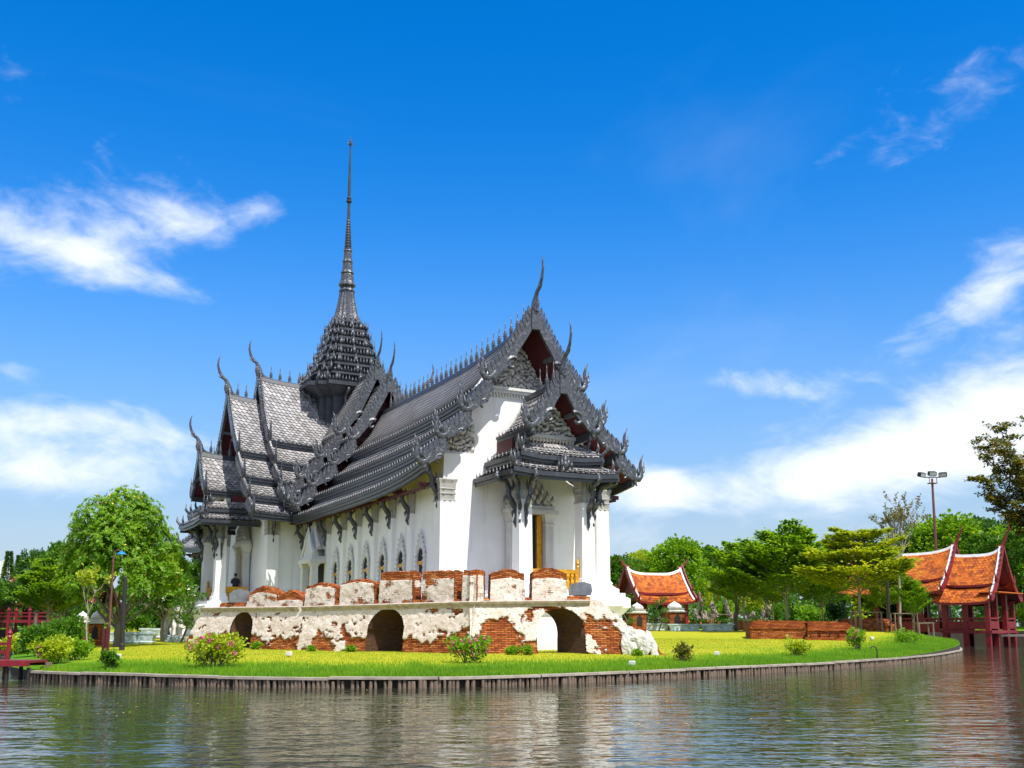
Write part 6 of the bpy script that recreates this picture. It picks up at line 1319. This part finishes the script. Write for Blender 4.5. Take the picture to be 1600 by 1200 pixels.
shrine(157, 52, 1.75, .30, 'orange brick shrine pillar with white top under the big round tree'); shrine(135, 58, 1.7, .34, 'partly hidden brick shrine with white dome left of the brick pillar'); shrine(1052, 82, 2.3, .62, 'brick shrine with white dome in front of the orange pavilion'); shrine(994, 80, 2.2, .55, 'white-domed shrine half hidden by the fallen wall end')
# -- glazed garden planters
def planter(px, Y, w_, label):
    X = (px-800)/FPX*Y; o = thing('glazed_planter', label, 'planter', (X, Y, gz1(X, Y))); mb = MB(); mb.sq([(.44, 0), (.48, .08), (.42, .12), (.46, .4), (.52, .48), (.52, .56), (.46, .56), (.44, .5)], asp=.55); q = part('pot', mb, 'ceramic', o); q.scale = (w_, 1, 1); mb = MB(); mb.box(-.42*w_, .42*w_, -.23, .23, .44, .505); part('soil', mb, 'earth', o)
for px, Y, w_, lab in ((1024, 82, 2.6, 'blue-white glazed planter left before the orange pavilion'), (1067, 80, 2.5, 'blue-white glazed planter before the brick shrine'), (1117, 79, 2.5, 'blue-white glazed planter right of the orange pavilion'), (1163, 88, 3.0, 'blue-white glazed bench planter behind the slim tiered tree'), (190, 56, 1.7, 'left glazed planter behind the black post'), (223, 54, 1.8, 'glazed planter right of the black post'), (248, 64, 1.7, 'glazed planter far behind, left of the white lions'), (266, 62, 1.6, 'glazed planter just left of the white lions')): planter(px, Y, w_, lab)
# bonsai-pruned cloud trees
def bonsai(px, Y, h, label, seed):
    global rnd, rng; rnd = random.Random(seed); rng = np.random.default_rng(seed); X = (px-800)/FPX*Y; o = thing('cloud_pruned_tree', label, 'tree', (X, Y, gz1(X, Y))); mb = MB(); bl_ = []; pts = [(0, 0, -.1), (.12*h, 0, h*.3), (-.06*h, .05, h*.6), (.08*h, 0, h*.92)]; mb.tube(pts, [.07, .055, .04, .02], 7)
    for k in range(7): a = k*2.2; z = h*(.32+.62*k/6); c = (math.cos(a)*h*.2, math.sin(a)*h*.14, z); limb(mb, (0, 0, z-.15), c, .03, .015, 3, .05, 5); bl_.append((c, (h*.13, h*.13, h*.07)))
    part('trunk', mb, 'bark', o, smooth=True); obj('crown', blob_crown(bl_, 2600, .06, .03, 'leaf_mid', .2), o)
bonsai(305, 52.5, 2.5, 'cloud-pruned little tree before the palace steps, right one', 1); bonsai(288, 54, 2.6, 'cloud-pruned little tree beside the white lions, left one', 2); bonsai(1026, 80.5, 2.6, 'cloud-pruned tree in front of the orange pavilion', 3); bonsai(972, 74, 2.7, 'cloud-pruned tree right of the palace corner', 4)
# -- white guardian lions
def lion(px, Y, k, label, rz):
    X = (px-800)/FPX*Y; o = thing('guardian_lion', label, 'statue', (X, Y, gz1(X, Y)), rz); pb = MB(); pb.sq([(.5*k, -.2), (.5*k, .25*k), (.42*k, .3*k)], asp=1.3); part('plinth', pb, 'ceramic', o); z = .3*k; mb = MB()
    T = lambda pts, r: mb.tube([(a*k, b*k, z+c*k) for a, b, c in pts], [q*k for q in r], 10)
    T([(0, .42, .18), (0, .30, .45), (0, .05, .85), (0, -.12, 1.15), (0, -.18, 1.38)], [.30, .36, .32, .25, .20])               # seated trunk and neck
    T([(0, -.05, 1.42), (0, -.2, 1.55), (0, -.34, 1.52), (0, -.46, 1.44)], [.22, .28, .22, .12])                                    # head, muzzle
    for s in (-1, 1):
        T([(s*.17, -.12, .95), (s*.18, -.26, .5), (s*.18, -.28, .1), (s*.18, -.38, .05)], [.15, .11, .10, .10]); T([(s*.26, .30, .42), (s*.30, .05, .38), (s*.30, .12, .1), (s*.30, -.1, .06)], [.24, .2, .12, .10]); T([(s*.15, -.1, 1.72), (s*.19, -.08, 1.86)], [.08, .01])
    T([(0, .55, .1), (0, .72, .35), (0, .66, .75), (0, .74, 1.0)], [.07, .09, .10, .02]); part('lion_body', mb, 'white_stone', o, smooth=True)
lion(270, 57, .88, 'white guardian lion statue, left of the pair by the palace', .3); lion(283, 55.5, .9, 'white guardian lion statue, right of the pair by the palace', .2)
# -- rockeries
def rocks(px, Y, h, label, seed, w_=.6):
    X = (px-800)/FPX*Y; rr = random.Random(seed); h *= .72; w_ *= .8; o = thing('garden_rock', label, 'rock', (X, Y, gz1(X, Y))); it = [((rr.uniform(-w_, w_)*(1-k/7), rr.uniform(-.3, .3), h*(.12+.76*k/6)), (w_*rr.uniform(.4, .7)*(1.1-k/9), .35, h*.17)) for k in range(7)]; part('rock_mass', lumps(it, seed, .8), 'rock', o)
rocks(1092, 93, 4.2, 'tall pale garden rock right of the orange pavilion', 5); rocks(1110, 92, 3.0, 'pale garden rock beside the tall one', 6, .9); rocks(1196, 92, 4.6, 'tall craggy garden rock between the tiered trees', 7, .7); rocks(1175, 93, 2.0, 'low garden rock behind the bench planter', 8, .9); rocks(1133, 94, 3.4, 'pale garden rock behind the palm', 9, .6)
# orange flower hedge before the garden
rng = np.random.default_rng(31); n = 2600; hx = rng.uniform(-4.5, 4.5, n); X = (1115-800)/FPX*90; o = thing('flower_hedge', 'low clipped hedge dotted with orange flowers right of the pavilion', 'hedge', (X, 90, gz1(X, 90))); P = np.stack([hx, rng.uniform(-.4, .4, n), rng.uniform(0, .75, n)], 1); obj('leaves', leaf_quads(P, sph(n), sph(n), np.full(n, .25), np.full(n, .1), 'leaf_dark', 'leaves'), o); P = P[:260]; P[:, 1] -= .25; obj('blossom', leaf_quads(P, sph(260), sph(260), np.full(260, .2), np.full(260, .1), 'orange_flower', 'blossom'), o, kind='stuff')
# paved garden path, left
mb = MB(); xs = np.linspace(-29, -17.5, 24); yy = 60+1.5*np.sin((xs+29)*.25); zA = gz(xs, yy)+.03; zB = gz(xs, yy+1.4)+.03
mb.add([(a, b, c) for a, b, c in zip(xs, yy, zA)]+[(a, b+1.4, c) for a, b, c in zip(xs, yy, zB)], [(i, i+1, 25+i, 24+i) for i in range(23)]); part('path', mb, 'path_tile', kind='structure') if 'path_tile' in M else None
# -- visitor standing in the left porch
def person():
    p = PM @ Vector((-7.15, 24.75, 3.12)); o = thing('person', 'person in dark shirt with one hand raised, standing in the left porch', 'person', p, math.radians(200))
    V = [(0, 0, .93), (0, 0, 1.15), (0, .01, 1.38), (0, .0, 1.50), (0, -.03, 1.60), (0, -.02, 1.72),
         (.17, 0, 1.40), (.22, -.04, 1.14), (.14, -.24, 1.30), (.08, -.30, 1.44), (-.17, 0, 1.40), (-.23, .02, 1.13), (-.22, -.10, .90), (-.21, -.14, .80),
         (.10, 0, .88), (.11, -.02, .48), (.11, .02, .08), (.12, -.13, .04), (-.10, 0, .88), (-.11, -.01, .48), (-.11, .03, .08), (-.12, -.12, .04)]
    E_ = [(0, 1), (1, 2), (2, 3), (3, 4), (4, 5), (2, 6), (6, 7), (7, 8), (8, 9), (2, 10), (10, 11), (11, 12), (12, 13), (0, 14), (14, 15), (15, 16), (16, 17), (0, 18), (18, 19), (19, 20), (20, 21)]
    R_ = [.13, .12, .13, .055, .085, .075, .065, .045, .038, .03, .065, .045, .038, .03, .085, .058, .042, .04, .085, .058, .042, .04]
    me = bpy.data.meshes.new('body'); me.from_pydata(V, E_, []); me.materials.append(M['skin']); b = obj('body', me, o); m = b.modifiers.new('skin', 'SKIN'); sv = me.skin_vertices[0].data
    for i, r in enumerate(R_): sv[i].radius = (r, r)
    sv[0].use_root = True; s = b.modifiers.new('sub', 'SUBSURF'); s.levels = 2; s.render_levels = 2
    mb = MB(); mb.loft([[(rx*math.cos(t), ry*math.sin(t), z) for t in np.linspace(0, 2*np.pi, 15)[:-1]] for z, rx, ry in ((.88, .19, .15), (1.1, .175, .14), (1.3, .20, .155), (1.42, .20, .14), (1.48, .09, .09))])
    for s_, q in ((1, [(.16, 0, 1.41), (.21, -.03, 1.25), (.225, -.045, 1.16)]), (-1, [(-.16, 0, 1.41), (-.22, .01, 1.25), (-.235, .02, 1.14)])): mb.tube(q, [.085, .075, .07], 9)
    part('shirt', mb, 'dark_shirt', o, smooth=True)
    mb = MB()
    for s_ in (-1, 1): mb.tube([(s_*.085, 0, .93), (s_*.11, -.01, .5), (s_*.115, .02, .06)], [.115, .085, .07], 9)
    part('trousers', mb, 'dark_shirt', o, smooth=True)
    part('hair', lumps([((0, .02, 1.70), (.105, .12, .10))], 4), 'black_hair', o, smooth=True)
    for k in range(5): mb = MB(); x = .05+.016*k; mb.tube([(x, -.30, 1.46), (x-.005, -.335, 1.50+.01*(k % 3)), (x-.01, -.325, 1.535+.008*(k % 3))], [.009, .009, .007], 5); part('finger', mb, 'skin', o)
person()
# leaves drifting on the lake
rng = np.random.default_rng(5); n = 130; x = rng.normal(-2, 4.5, n); y = rng.uniform(17, 26.5, n); a = rng.uniform(0, 6.28, n); P = np.stack([x, y, np.full(n, .012)], 1)
o = obj('floating_leaves', leaf_quads(P, np.stack([np.cos(a), np.sin(a), 0*a], 1), np.tile([0, 0, 1.], (n, 1)), rng.uniform(.05, .12, n), rng.uniform(.015, .03, n), 'yellow_leaf', 'floating_leaves'), kind='stuff'); tag(o, 'tiny yellow fallen leaves floating on the lake', 'leaves')
